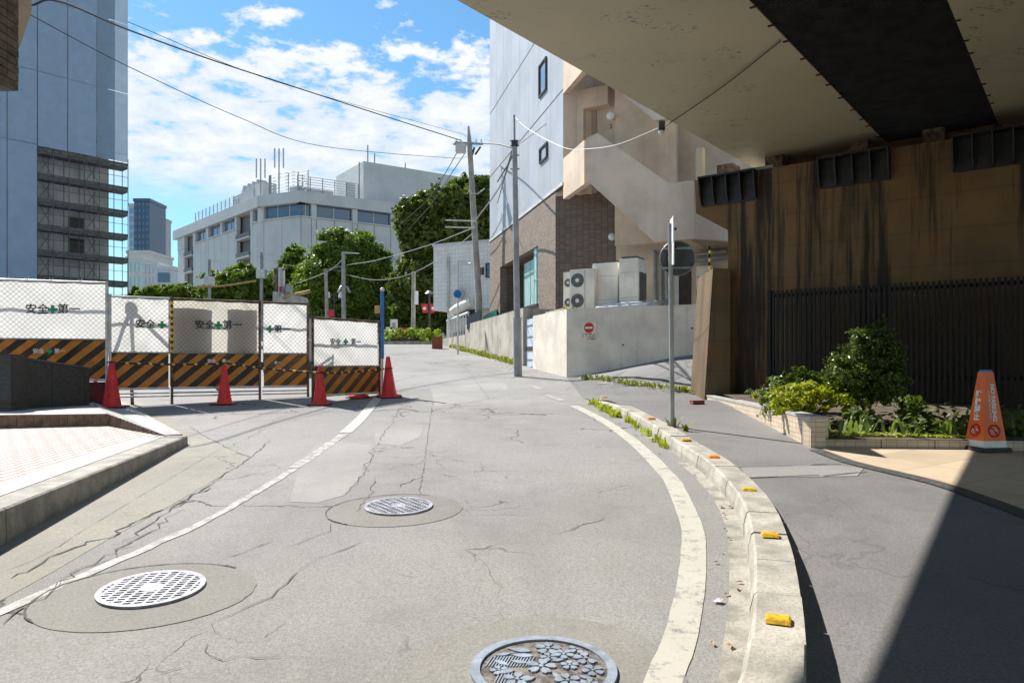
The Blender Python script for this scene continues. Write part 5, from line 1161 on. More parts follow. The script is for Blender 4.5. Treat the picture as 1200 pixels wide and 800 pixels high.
tag(patch('planting_bed', bedpoly, 'soil', lambda x, y: max(wz(x, y) + .1, kz - .05), 0, .5), 'dark soil of the planting bed under the bridge', 'planting bed', kind='structure')
bz = lambda x, y: max(wz(x, y) + .1, kz - .05)
# plants
rg_ = np.random.default_rng(5)
def bush(name, px, py, d, rad, n, size, mat, lab, seed, cat='shrub', lobes=13, group=None):
    c = at(px, py, d); g = bz(c.x, c.y); t = thing(name, lab, cat, (c.x, c.y, g), group); r = np.random.default_rng(seed); lb = []
    for k in range(lobes):
        dv = r.normal(0, 1, 3); dv /= np.linalg.norm(dv); lb.append(((c.x + dv[0] * rad[0] * .52, c.y + dv[1] * rad[1] * .52, max(g + rad[2] * .2, c.z + dv[2] * rad[2] * .52)), tuple(x * r.uniform(.38, .56) for x in rad)))
    C, Nn = crown_points(lb, n, seed, .5, .2); k = C[:, 2] > g; leaves('foliage', mat, C[k], Nn[k], size, t, 1.5, seed)
    for k in range(5):
        e = lb[k][0]; MB().tube([(c.x + rnd.gauss(0, .05), c.y + rnd.gauss(0, .05), g - .02), ((c.x + e[0]) / 2, (c.y + e[1]) / 2, (g + e[2]) / 2 + .05), e], [.018, .012, .006], 5).build('stem', 'bark', t)
    return t
bush('camellia_bush', 1010, 432, 9.4, (.56, .45, .60), 15000, .032, 'leaf_bush', 'rounded glossy dark green bush against the slat fence', 11)
bush('dark_shrub', 1066, 480, 9.5, (.24, .3, .22), 600, .045, 'leaf_dark', 'shaded dark shrub right of the glossy bush', 12)
bush('lime_shrub', 950, 470, 9.35, (.74, .35, .27), 5200, .040, 'leaf_lime', 'bright yellow green shrub spilling over the tiled planter wall', 13)
bush('feathery_shrub', 922, 470, 10.0, (.55, .4, .30), 6500, .026, 'leaf_fern', 'feathery grey green shrub at the far end of the planter', 14)
bush('leafy_shrub', 935, 448, 10.6, (.5, .3, .24), 2600, .04, 'leaf_bush', 'loose leafy shrub behind the feathery one', 15)
bush('broadleaf_plant', 1005, 497, 8.9, (.30, .24, .2), 900, .05, 'leaf_fern', 'broad leaved plant below the glossy bush', 16)
# ground cover along the edging
C = []; 
for k in range(2600):
    u = rg_.random(); t_ = kl * (.0 + .55 * u); q = KP.pt(t_, 0, -.14 - abs(rg_.normal(0, .12))); C.append((q.x, q.y, kz + rg_.random() * .07 * (1 - u * .5)))
tag(leaves('ground_cover', 'leaf_pale', C, [(0, -.2, 1)] * len(C), .03, None, 1.8, 21), 'pale green ground cover leaves behind the planter edging', 'ground cover', kind='stuff')
tp = [Vector(KP.pt(kl * u, bz(*KP.pt(kl * u).xy), -.2 - rg_.random() * .3)) for u in rg_.random(16) * .9]
tufts('strap_leaves', tp, 'leaf_fern', 'arching strap leaved plants in the shaded planting bed', .2, 7, .06, 11)
C = []
for k in range(700):
    q = KP.pt(kl * (.35 + .65 * rg_.random()), 0, -.3 - rg_.random() * .9); C.append((q.x, q.y, bz(q.x, q.y) + abs(rg_.normal(0, .12))))
tag(leaves('shade_planting', 'leaf_dark', C, [(0, -.2, 1)] * len(C), .06, None, 1.9, 22), 'dark leafy planting in the deep shade under the bridge', 'planting', kind='stuff')
tufts('pole_weeds', [W(786, 500) + Vector((rnd.gauss(0, .04), 0, 0)) for k in range(5)] + [W(802, 505) for k in range(4)], 'weed', 'spindly weeds at the foot of the sign pole', .13, 3, .02, 12)
# red brick lying by the wing wall
p = W(817, 473); m = MB(); m.box(-.11, .11, -.05, .05, 0, .06); o = m.build('red_brick', 'red_brick' if 'red_brick' in MATS else 'brown_tile'); o.location = (p.x, p.y, wz(p.x, p.y)); o.rotation_euler = (0, 0, .3); tag(o, 'loose red brick on the pavement by the wing wall', 'brick')
# no parking cone: a four sided pylon
p = W(1155, 527.5); npc = thing('no_parking_cone', 'orange four sided no parking cone beside the planter edging', 'parking cone', (p.x, p.y, wz(p.x, p.y)))
HN = (528 - 436) / F * p.y; ang = R(7); bw, tw_ = .14, .05; zb0_ = wz(p.x, p.y)
def cr(s, z, a=ang): return [Vector((p.x + s * math.sqrt(2) * math.cos(a + math.pi / 4 + k * math.pi / 2), p.y + s * math.sqrt(2) * math.sin(a + math.pi / 4 + k * math.pi / 2), zb0_ + z)) for k in range(4)]
def frus(s0, z0, s1, z1): m = MB(); m.hexa(cr(s0, z0) + cr(s1, z1)); return m
sz = lambda z: bw + (tw_ - bw) * (z - .045) / (HN - .045)
frus(.18, 0, .17, .045).build('base', 'black_rubber', npc, .008); frus(sz(.045), .045, sz(.115), .115).build('white_band', 'white_plastic', npc); frus(sz(.115), .115, tw_, HN).build('body', 'cone_orange', npc); frus(tw_ * .9, HN, tw_ * .8, HN + .02).build('cap', 'blue_paint', npc)
cor0, cor1 = cr(sz(.115), .115), cr(tw_, HN)
# visible faces: those whose normal points to the camera
for k in range(4):
    a0, b0, a1, b1 = cor0[k], cor0[(k + 1) % 4], cor1[k], cor1[(k + 1) % 4]; nrm = (b0 - a0).cross(a1 - a0).normalized(); cen = (a0 + b0 + a1 + b1) / 4
    rgt = (b0 - a0).normalized(); upv = ((a1 + b1) / 2 - (a0 + b0) / 2).normalized()
    bot = (a0 + b0) / 2; Hs = ((a1 + b1) / 2 - bot).length; lf = nrm.x < -.3 or (nrm.x < .3 and nrm.y < 0 and nrm.x < 0)
    def fp(u, v): return bot + rgt * u + upv * (v * Hs) + nrm * .004
    if lf or nrm.x < 0:
        for i, ch in enumerate('駐輪禁止'): lettering(ch, .088, fp(0, .66 - i * .108), rgt, upv, 'text_white', npc, .004)
    else:
        lettering('NO PARKING', .066, fp(.016, .55), -upv, rgt, 'text_white', npc, .003)
        lettering('ここに駐輪しないでください', .024, fp(-.03, .52), -upv, rgt, 'text_white', npc, .0008)
    cz = fp(0, .145); rr_ = .062; m = MB()
    m.tube([cz + rgt * (rr_ * math.cos(2 * math.pi * i / 28)) + upv * (rr_ * math.sin(2 * math.pi * i / 28)) for i in range(29)], .009, 6); m.tube([cz + rgt * -.044 + upv * .044, cz + rgt * .044 - upv * .044], .008, 6); m.build('prohibition_ring', 'text_red', npc)
    m = MB()
    for s_ in (-.032, .032): m.tube([cz + rgt * s_ - upv * .012 + rgt * (.02 * math.cos(2 * math.pi * i / 16)) + upv * (.02 * math.sin(2 * math.pi * i / 16)) for i in range(17)], .003, 4)
    m.tube([cz - rgt * .032 - upv * .012, cz - rgt * .012 + upv * .018, cz + rgt * .02 + upv * .018, cz + rgt * .032 - upv * .012], .003, 4); m.tube([cz - rgt * .012 + upv * .018, cz - upv * .012, cz + rgt * .02 + upv * .018], .003, 4); m.build('bicycle_symbol', 'text_white', npc)
# sign pole with two plates
p = W(788, 500); sp = thing('sign_pole', 'grey sign pole with a round plate seen from behind', 'sign', (p.x, p.y, wz(p.x, p.y)))
q = lambda y: EYE + (HY - y) / F * p.y
MB().tube([(p.x, p.y, wz(p.x, p.y) - .02), (p.x - .03, p.y, q(262))], .031, 12).build('pole', 'pole_grey', sp)
cx_ = at(795, 302, p.y).x; dn = Vector((-.12, -1, 0)).normalized(); dr = Vector((1, -.12, 0)).normalized(); ctr = Vector((cx_, p.y + .06, q(302))); rd = .228
m = MB(); m.prism([ctr + dr * (rd * math.cos(2 * math.pi * i / 40)) + UP * (rd * math.sin(2 * math.pi * i / 40)) for i in range(40)], -dn * .012); dk = m.build('round_plate', 'sign_back' if 'sign_back' in MATS else 'steel_grey', sp)
m = MB(); m.tube([ctr + dr * (rd * math.cos(2 * math.pi * i / 40)) + UP * (rd * math.sin(2 * math.pi * i / 40)) for i in range(41)], .008, 6); m.build('rim', 'steel_grey', dk)
for zo in (.13, -.13): m = MB(); c_ = ctr + UP * zo + dn * .014; m.prism([c_ - dr * .19 - UP * .014, c_ + dr * .19 - UP * .014, c_ + dr * .19 + UP * .014, c_ - dr * .19 + UP * .014], dn * .022); m.build('channel', 'steel_grey', dk)
fd = Vector((.13, 1, 0)).normalized(); c0 = Vector((at(784.5, 280, p.y).x, p.y - .3, 0)); m = MB()
zz0, zz1 = q(312), q(254); m.prism([c0 + UP * (zz0 - .02), c0 + fd * .55 + UP * (zz0 + .06), c0 + fd * .55 + UP * zz1, c0 + UP * (zz1 - .04)], (-.012, .001, 0)); pl2 = m.build('side_plate', 'white_plastic', sp)
m = MB(); m.prism([c0 + UP * (zz0 + .28) + Vector((-.0135, 0, 0)), c0 + fd * .54 + UP * (zz0 + .3) + Vector((-.0135, 0, 0)), c0 + fd * .54 + UP * (zz1 - .02) + Vector((-.0135, 0, 0)), c0 + UP * (zz1 - .06) + Vector((-.0135, 0, 0))], (-.002, 0, 0)); m.build('sky_reflection', 'tower_pale', pl2)  # sky reflection on the upper side plate, painted as a pale panel
for zo in (q(268), q(290)): MB().tube([(p.x, p.y - .04, zo), (p.x + .05, p.y, zo), (p.x + .05, p.y + .07, zo)], .012, 6).build('clamp', 'black_steel', sp)
# insulator chain
it = thing('insulator_guard', 'yellow and black banded guard hanging behind the pier', 'guard', tuple(F2.at(845, 320, .5)))
for k in range(7): a = AB.at(846 + (k % 2) * 2, 284 + k * 5, -.2 if False else 0) + Vector((-.12, .5, 0)); MB().tube([a, a - UP * .05], .03, 6).build('band', 'yellow_band' if k % 2 else 'black_rubber', it)

# ================================================================== FURTHER UP THE ROAD
def tube_px(pts, r, name, mat, lab, cat='cable', group='overhead cables', seg=5, n=8):
    """cable through photo points with depths; smooth sag between them"""
    P = [at(*p) for p in pts]
    if len(P) == 2: P = [P[0], (P[0] + P[1]) / 2 - UP * (P[0] - P[1]).length * .012, P[1]]
    Q = [P[0] * 2 - P[1]] + P + [P[-1] * 2 - P[-2]]; out = []
    for i in range(1, len(Q) - 2):
        a, b, c, d = Q[i - 1:i + 3]
        for k in range(n): t = k / n; out.append(.5 * ((2 * b) + (c - a) * t + (2 * a - 5 * b + 4 * c - d) * t * t + (3 * b - a - 3 * c + d) * t ** 3))
    out.append(P[-1]); m = MB(); m.tube(out, r, seg); return tag(m.build(name, mat), lab, cat, group)
def standing(px, d): x = (px - CX) / F * d; return Vector((x, d, gz(x, d)))
# steel pole on the pavement edge
p = G(607, 441, wz); b = thing('lamp_pole', 'slim grey steel pole standing before the streaked retaining wall', 'pole', (p.x, p.y, gz(p.x, p.y)))
zq = lambda y, d=p.y: EYE + (HY - y) / F * d
tp_ = at(602.5, 135, p.y)
def pol(y): u = (441 - y) / (441 - 135); return Vector((p.x + (tp_.x - p.x) * u, p.y, zq(y)))
MB().tube([Vector((p.x, p.y, gz(p.x, p.y) - .02)), pol(372)], .115, 14).build('lower_shaft', 'pole_grey', b); MB().tube([pol(372), pol(165)], [.085, .07], 14).build('shaft', 'pole_grey', b); MB().tube([pol(165), tp_], .028, 8).build('rod', 'pole_grey', b)
for y in (198, 182, 171, 165): MB().tube([pol(y) + Vector((-.12, 0, 0)), pol(y) + Vector((.12, 0, 0))], .022, 6).build('step_bolt', 'steel_grey', b)
MB().tube([pol(172), pol(165)], .09, 10).build('clamp', 'cable_dark', b)
# concrete utility pole with transformer box
d = 33.0; p = standing(561, d); b = thing('utility_pole', 'concrete utility pole with a box transformer behind the retaining wall', 'utility pole', tuple(p))
top = at(549, 148, d)
def up_(y): u = (424 + 40 - y) / (464 - 148); return Vector((p.x + (top.x - p.x) * (350 - y) / (350 - 148) if y < 350 else p.x, d, EYE + (HY - y) / F * d))
MB().tube([p, up_(350), up_(200), up_(170)], [.165, .155, .125, .115], 14).build('shaft', 'pole_concrete', b); MB().tube([up_(171), up_(148)], [.13, .04], 10).build('tip', 'pole_concrete', b)
MB().tube([at(533, 167, d - .1), at(566, 169, d - .1)], .05, 6).build('crossarm', 'steel_grey', b); MB().tube([at(531, 169, d + .2), at(548, 170, d + .2)], .04, 6).build('crossarm', 'steel_grey', b)
q0, q1 = at(534, 178.5, d - .3), at(546, 169, d - .3); MB().box(q0.x, q1.x, d - .45, d - .05, q0.z, q1.z).build('transformer', 'pale_metal', b, .03)
for px in (535, 540, 558, 564): q0 = at(px, 167, d - .1); MB().tube([q0, q0 + UP * .14], .035, 6).build('insulator', 'white_plastic', b)
for i, (xa, ya, xb, yb) in enumerate(((563, 172, 557, 181), (556, 173, 552, 186))): MB().tube([at(xa, ya, d), at(xb, yb, d)], .05, 6).build('insulator_string', 'cable_dark', b)
MB().tube([at(550, 221, d - .2), at(553, 227, d - .2), at(560, 227, d - .2), at(568, 221, d - .2)], .03, 5).build('cable_loop', 'cable_pale', b)
for y in (258, 266): MB().tube([at(522, y, d - .2), at(557, y + 1, d - .2)], .03, 5).build('side_arm', 'pale_metal', b)
# cables
tube_px([(36, 7, 14), (70, 2, 14.5), (150, 35, 17), (250, 71, 21), (345, 102, 25), (450, 136, 29), (541, 165, 33)], .02, 'main_cable', 'cable_dark', 'thick black cable sagging across the sky to the utility pole')
tube_px([(36, 18, 14), (150, 78, 17), (281, 138, 22), (375, 171, 26), (525, 185, 33), (547, 184, 33)], .010, 'thin_cable', 'cable_dark', 'thin grey cable sagging below the thick black one')
tube_px([(150, 26, 17), (330, 98, 24), (545, 158, 33)], .008, 'upper_cable', 'cable_dark', 'faint hair thin cable above the thick black one')
tube_px([(566, 168, 33), (584, 169, 28), (601, 173, 20)], .03, 'link_cable', 'cable_dark', 'black cable linking the utility pole to the slim pole')
tube_px([(602, 136, 20), (620, 152, 18.6), (661, 173, 16.5), (690, 174.5, 15.2), (725, 169, 14), (772, 150, 12.4)], .0055, 'span_cable', 'cable_pale', 'pale cable looping from the slim pole to the bridge edge')
ck = at(775, 146, (BZ - .05 - EYE) * F / (HY - 146)); cl = thing('cable_clamp', 'small metal clamp holding a cable under the bridge edge', 'clamp', tuple(ck))
MB().box(ck.x - .05, ck.x + .05, ck.y - .05, ck.y + .05, ck.z - .1, BZ - .001).build('body', 'black_steel', cl); MB().ball(ck - UP * .12, .05, 10, 6).build('insulator', 'white_plastic', cl)
d2 = (BZ - .03 - EYE) * F / (HY - 48); tube_px([(775, 151, ck.y), (845, 103, (BZ - .06 - EYE) * F / (HY - 103)), (915, 48, d2)], .009, 'soffit_cable', 'cable_dark', 'dark cable running along the underside of the bridge')
for i, (pts, r, mt, lab) in enumerate([
    ([(601, 172, 20), (592, 205, 22), (583, 238, 24)], .014, 'cable_dark', 'black cable dropping from the slim pole along the grey facade'),
    ([(603, 176, 20), (597, 190, 21), (583, 213, 24)], .022, 'cable_dark', 'twisted black cable dropping from the slim pole'),
    ([(604, 172, 20), (640, 145, 19)], .010, 'cable_dark', 'short dark cable from the slim pole to the grey facade'),
    ([(536, 178, 33), (520, 206, 36), (500, 235, 42), (470, 262, 50)], .02, 'cable_dark', 'dark cable falling left from the transformer over the tree'),
    ([(546, 178, 33), (528, 205, 36), (505, 240, 42), (478, 270, 50)], .02, 'cable_dark', 'second dark cable falling left beside the transformer'),
    ([(552, 268, 33), (500, 288, 38), (440, 305, 46), (405, 311, 55), (340, 325, 60)], .022, 'cable_pale', 'pale twisted cable running left from the utility pole past the round tree'),
    ([(556, 272, 33), (520, 300, 38), (478, 322, 46), (440, 328, 52), (406, 322, 55)], .018, 'cable_pale', 'lower pale cable sagging towards the road lamps'),
    ([(554, 262, 33), (585, 220, 27), (600, 180, 21)], .03, 'cable_pale', 'coiled pale cable rising from the utility pole to the slim pole'),
    ([(406, 300, 55), (384, 318, 55), (345, 333, 58)], .02, 'cable_pale', 'thin cable between the two road poles'), ([(300, 300, 60), (345, 312, 60), (405, 318, 57)], .015, 'cable_pale', 'faint cable in front of the round tree')]):
    tube_px(pts, r, 'service_cable', mt, lab)
tube_px([(232, 336, 40), (260, 335, 40), (300, 329, 40)], .055, 'guarded_cable', 'cable_guard', 'cable in an orange guard above the fence')
# white tiled building
WB = Plane(((508 - CX) / F * 40, 40), bv); wbz = 1.0
wt, wr = WB.t(508), WB.t(592); z1_ = (WB.tz(508, 291)[1] + WB.tz(585, 280)[1]) / 2; zl_ = WB.tz(508, 364)[1]; g0 = gz(*WB.pt(0).xy)
wb = thing('white_tiled_building', 'small white tiled building behind the retaining wall', 'building', tuple(WB.pt(0, g0)))
MB().pbox(WB, 0, wr + 4, -7, 0, zl_, z1_).build('upper_storey', 'white_tile', wb); MB().pbox(WB, WB.t(520), wr + 4, -7, -.35, g0 - .6, zl_).build('ground_storey', 'white_tile', wb); MB().pbox(WB, -.05, wr + 4, -7.05, .05, z1_, z1_ + .12).build('roof_coping', 'pale_metal', wb)
for x0, y0, x1, y1 in ((569.5, 308.5, 577, 325.5), (561, 314, 563.8, 322.5), (565, 313.5, 567.2, 322)):
    a, b_ = WB.t(x0), WB.t(x1); zt_, zb3 = WB.tz(x0, y0)[1], WB.tz(x0, y1)[1]; wn = MB().pbox(WB, a + .05, b_ - .05, .002, .015, zb3 + .05, zt_ - .05).build('window', 'glass_blue', wb)
    for q in ((a, a + .05, zb3, zt_), (b_ - .05, b_, zb3, zt_), (a + .05, b_ - .05, zb3, zb3 + .05), (a + .05, b_ - .05, zt_ - .05, zt_)): MB().pbox(WB, q[0], q[1], .002, .06, q[2], q[3]).build('frame', 'dark_frame', wn)
    if x0 > 565.5: MB().pbox(WB, a + .05, b_ - .05, .015, .03, zb3 + .38, zb3 + .42).build('rail', 'dark_frame', wn)
for px in (524, 525.5): MB().tube([WB.at(px, 300, .08), WB.at(px, 366, .08)], .045, 6).build('downpipe', 'pale_metal', wb)
MB().tube([WB.at(537, 306, .15), WB.at(537, 350, .15)], .03, 6).build('conduit', 'pale_metal', wb); MB().tube([WB.at(537, 306, .15), WB.at(552, 309, .4)], .04, 6).build('bracket', 'pale_metal', wb)
c = WB.at(540, 344, .3); m = MB(); m.pbox(WB, WB.t(535.5), WB.t(544.5), .02, .5, WB.tz(540, 350)[1], WB.tz(540, 339.5)[1]); m.build('fan_unit', 'pale_metal', wb, .05)
MB().pbox(WB, WB.t(529), WB.t(553), -.32, -.30, WB.tz(530, 372)[1], WB.tz(530, 356)[1]).build('window', 'dark_frame', wb)
m = MB(); m.tube([WB.at(531, 366, .4), WB.at(536, 362, .5), WB.at(553, 354, .7)], .26, 12); m.build('rolled_awning', 'ac_body', wb)
for px, mt, y0, y1 in ((555, 'navy', 363, 380), (574, 'teal', 362, 374)):
    q0, q1 = at(px - 8, y1, 33.5), at(px + 8, y0, 32.5); m = MB(); m.hexa([(q0.x, q0.y, q0.z - .2), (q1.x, q1.y, q0.z - .05), (q1.x, q1.y + .8, q0.z - .05), (q0.x, q0.y + .8, q0.z - .2), (q0.x, q0.y, q1.z - .25), (q1.x, q1.y, q1.z), (q1.x, q1.y + .8, q1.z), (q0.x, q0.y + .8, q1.z - .25)]); tag(m.build('tarp_covered_bin', mt), mt + ' covered bin on top of the streaked retaining wall', 'bin')
# white railings and low wall beyond
t0, t1 = LF.t(545), LF.t(517); rw2 = thing('low_wall', 'low concrete wall continuing uphill beyond the streaked one', 'wall', tuple(LF.pt(t0, gz(*LF.pt(t0).xy))))
m = MB(); m.prism([LF.pt(t0 + .01, gz(*LF.pt(t0).xy) - .2), LF.pt(t1, gz(*LF.pt(t1).xy) - .2), LF.pt(t1, LF.tz(517, 397)[1]), LF.pt(t0 + .01, LF.tz(545, 392)[1])], (LF.n[0] * .2, LF.n[1] * .2, 0)); m.build('wall', 'concrete', rw2)
rl2 = thing('white_railing', 'white painted railing above the low concrete wall', 'railing', tuple(LF.pt(t0, LF.tz(545, 392)[1])))
MB().tube([LF.at(549, 366, .1), LF.at(524, 376, .1)], .06, 6).build('top_rail', 'white_plastic', rl2)
for k in range(9): px = 549 - 25 * k / 8; MB().tube([LF.at(px, 366 + 10 * k / 8, .1), LF.at(px, 394 + 4 * k / 8, .1)], .03, 5).build('baluster', 'white_plastic', rl2)
MB().pbox(LF, t0, t1, .3, .36, LF.tz(545, 392)[1] - .4, LF.tz(545, 372)[1] - .5).build('dark_screen', 'dark_frame', rl2)
p = standing(536.5, 31); b = thing('sign_post', 'thin pale post with a round blue sign by the low wall', 'sign', tuple(p)); MB().tube([p, at(536.5, 346, 31)], .04, 8).build('post', 'pale_metal', b)
c = at(535.5, 344.5, 31); m = MB(); m.prism([c + Vector((.02 + .16 * math.cos(k * .3142), -.05 + .12 * math.cos(k * .3142), .17 * math.sin(k * .3142))) for k in range(20)], (.01, -.02, 0)); m.build('disc', 'blue_paint', b)
p = standing(513, 36); b = tag(MB().box(p.x - .28, p.x + .2, p.y, p.y + .4, p.z - .1, p.z + .6).build('brick_pier', 'red_brick'), 'red brick pier at the foot of the white tiled building', 'pier')
# hedge island
p = standing(480, 43); b = thing('hedge', 'clipped bright green hedge on the traffic island', 'hedge', tuple(p))
lb = [((p.x + k, p.y + rnd.uniform(-.3, .3), p.z + .42), (.55, .55, .46)) for k in np.linspace(-1.15, 1.35, 7)]; C, Nn = crown_points(lb, 5200, 31, .3, .1); leaves('foliage', 'leaf_hedge', C, Nn, .09, b, 1.4, 31)
MB().box(p.x - 1, p.x + 1.2, p.y - .2, p.y + .2, p.z - .1, p.z + .4).build('stems', 'bark', b)
isl = MB(); isl.prism([(p.x + 2.6 * math.cos(k * .393), p.y + 1.0 * math.sin(k * .393), p.z - .2) for k in range(16)], (0, 0, .33)); tag(isl.build('traffic_island', 'gutter_concrete'), 'pale kerbed traffic island under the hedge', 'island', kind='structure')
# crossing kerb / light strip at top of the road
tag(patch('pavement', [(-14, 46), (2, 45.2), (2, 60), (-14, 60)], 'granite_pale', gz, .05, 4.0), 'pale pavement across the top of the road', 'pavement', kind='structure')
# road lamp with banners, poles and signs at the top of the road
p = standing(503, 45); b = thing('street_lamp', 'dark street lamp with two red banners beyond the hedge', 'street lamp', tuple(p)); MB().tube([p, at(503, 344, 45)], .07, 8).build('post', 'dark_frame', b); MB().cyl((p.x, p.y), .28, at(503, 344, 45).z, at(503, 341, 45).z, 12, .12).build('lantern', 'steel_grey', b)
for s, x0, x1 in ((-1, 493, 502), (1, 504, 511)):
    a0, a1 = at(x0, 356, 45), at(x1, 356, 45); z0_ = at(500, 366.5, 45).z; m = MB(); sl = .12 * s; m.prism([(a0.x + (.12 if s < 0 else 0), 45, z0_), (a1.x - (.12 if s > 0 else 0), 45, z0_), (a1.x, 45, a1.z), (a0.x, 45, a1.z)], (0, .02, 0)); bn = m.build('banner', 'banner_red', b)
    m = MB(); cx_ = (a0.x + a1.x) / 2; m.prism([(cx_ + .11 * math.cos(k * .628), 44.995, (z0_ + a1.z) / 2 + .1 * math.sin(k * .628)) for k in range(10)], (0, -.004, 0)); m.build('white_emblem', 'text_white', bn)
p = standing(484, 44); b = thing('utility_pole', 'short grey utility pole beside the hedge with a white plate', 'utility pole', tuple(p)); MB().tube([p, at(485, 318, 44)], [.14, .11], 10).build('shaft', 'pole_concrete', b); a0 = at(486, 357, 43.8); MB().box(a0.x, a0.x + .22, 43.7, 43.74, a0.z, at(486, 341, 43.8).z).build('plate', 'white_plastic', b)
p = standing(403, 55); b = thing('utility_pole', 'tall grey utility pole in front of the round tree', 'utility pole', tuple(p)); MB().tube([p, at(402.5, 295, 55)], [.19, .13], 10).build('shaft', 'pole_grey', b); MB().tube([at(396, 343, 55), at(400, 336, 55), at(407, 336, 55), at(410, 343, 55)], .1, 6).build('bracket', 'steel_grey', b); MB().tube([at(404, 296, 55), at(421, 297, 55)], .05, 5).build('crossarm', 'pale_metal', b)
p = standing(384, 54); b = thing('utility_pole', 'leaning brown utility pole with a small red plate', 'utility pole', tuple(p)); MB().tube([p, at(382, 315, 54)], [.15, .11], 10).build('shaft', 'pole_concrete', b); a0 = at(385, 371, 53.7); MB().box(a0.x, a0.x + .42, 53.6, 53.65, a0.z, at(385, 363, 53.7).z).build('red_plate', 'banner_red', b)
p = standing(392, 56); b = thing('street_lamp', 'twin white lantern lamp between the two road poles', 'street lamp', tuple(p)); MB().tube([p, at(392, 346, 56)], .07, 8).build('post', 'dark_frame', b); MB().tube([at(384, 351, 56), at(400, 351, 56)], .05, 6).build('arm', 'dark_frame', b)
for px in (384.5, 399.5): c = at(px, 345, 56); MB().cyl((c.x, c.y), .2, at(px, 349, 56).z, at(px, 342, 56).z, 10, .13).build('lantern', 'white_plastic', b)
for px, y0, hgt, lab in ((306.5, 296, 60, 'grey pole with a crossarm rising behind the fence'), (245.5, 304, 62, 'grey pole standing between the distant trees'), (330, 300, 64, 'thin grey pole in front of the office block')):
    p = standing(px, hgt); b = thing('utility_pole', lab, 'utility pole', tuple(p)); MB().tube([p, at(px, y0, hgt)], [.17, .12], 8).build('shaft', 'pole_grey', b); MB().tube([at(px - 1, y0 + 1, hgt), at(px + 13, y0 + 2.5, hgt)], .06, 5).build('crossarm', 'pale_metal', b); c = at(px, y0 + 30, hgt); MB().box(c.x - .35, c.x + .35, c.y - .3, c.y + .3, c.z, c.z + .7).build('equipment_box', 'pale_metal', b)
for px, y0, y1, mt, lab, w_ in ((461.5, 374, 398, 'ac_body', 'narrow cream pillar sign beside the hedge', .22), (457.5, 383, 400, 'pale_metal', 'small pale sign board on the island', .3), (475, 384, 398, 'banner_red', 'dark red panel behind the hedge', .6)):
    q = standing(px, 46); z0_ = q.z; z1_ = at(px, y0, 46).z; b = thing('pillar_sign', lab, 'sign', tuple(q)); MB().box(q.x - w_, q.x + w_, 46, 46.15, z0_ + .1, z1_).build('panel', mt, b, .01); MB().box(q.x - w_ * .8, q.x + w_ * .8, 45.95, 46.2, z0_ - .1, z0_ + .1).build('plinth', 'concrete', b)
    MB().box(q.x - w_ * .5, q.x + w_ * .5, 45.985, 45.998, z0_ + (z1_ - z0_) * .55, z0_ + (z1_ - z0_) * .85).build('print', 'steel_grey', b)

# ================================================================== TREES
def tree(px, d, base, ytop, lobes, n, size, mat, lab, seed, group='trees above the road', trunk_r=.28, shell=.35):
    p = standing(px, d); p.z = gz(p.x, d) - .1; t = thing('tree', lab, 'tree', tuple(p), group); lb = []
    for lx, ly, rx, ry, dd in lobes:
        c = at(lx, ly, d + dd); s = (d + dd) / F; lb.append(((c.x, c.y, c.z), (rx * s, min(rx, ry) * s * 1.0, ry * s)))
    sub = []; r = np.random.default_rng(seed)
    for (c, rad) in lb:
        for k in range(9):
            dv = r.normal(0, 1, 3); dv /= np.linalg.norm(dv); sub.append((tuple(np.array(c) + dv * np.array(rad) * .55), tuple(x * r.uniform(.42, .62) for x in rad)))
    C, Nn = crown_points(sub, n, seed, shell, .15); k = C[:, 2] > p.z + .6; leaves('crown', mat, C[k], Nn[k], size, t, 1.5, seed)
    fork = Vector((p.x, d, p.z + (at(px, ytop, d).z - p.z) * .35)); MB().tube([p - UP * .1, p.lerp(fork, .5) + Vector((.1, 0, 0)), fork], [trunk_r * 1.3, trunk_r, trunk_r * .8], 10).build('trunk', 'bark', t)
    m = MB()
    for (c, rad) in lb:
        e = Vector(c); m.tube([fork - UP * .2, (fork + e) / 2 + UP * .2, e], [trunk_r * .55, trunk_r * .35, trunk_r * .12], 6)
    m.build('limb', 'bark', t)
    return t
tree(532, 54, 0, 205, [(528, 248, 46, 38, 0), (560, 232, 34, 30, .5), (495, 272, 34, 40, -.5), (565, 275, 34, 40, 1), (512, 320, 44, 40, 0), (478, 340, 22, 34, 1), (592, 250, 24, 34, 2), (505, 372, 40, 26, 1.5)], 150000, .235, 'leaf_dark', 'tall dark tree rising behind the white tiled building', 41, trunk_r=.35)
tree(410, 60, 0, 270, [(405, 305, 44, 34, 0), (432, 330, 34, 40, -.5), (385, 335, 40, 40, .5), (415, 362, 46, 36, 0), (445, 360, 22, 36, 1)], 150000, .20, 'leaf_round', 'large round clipped tree beside the office block', 42, shell=.22)
tree(352, 64, 0, 285, [(350, 312, 20, 22, 0), (345, 335, 22, 26, 0), (358, 352, 26, 24, 0)], 36000, .22, 'leaf_tree', 'smaller tree at the left of the large round one', 43)
tree(278, 70, 0, 310, [(282, 332, 28, 20, 0), (262, 338, 24, 18, 1), (305, 340, 24, 20, 1), (285, 355, 40, 14, 0)], 60000, .25, 'leaf_tree', 'broad tree in front of the office block above the fence', 44)
tree(318, 72, 0, 318, [(322, 340, 18, 18, 0), (335, 350, 18, 16, 0)], 24000, .25, 'leaf_dark', 'dark tree behind the drilling machine', 45)
tree(205, 90, 0, 328, [(200, 345, 22, 12, 0), (225, 345, 22, 14, 2), (178, 347, 16, 12, 0), (240, 348, 16, 14, 0)], 36000, .29, 'leaf_tree', 'low spreading tree beyond the sheeted fence panels', 46)
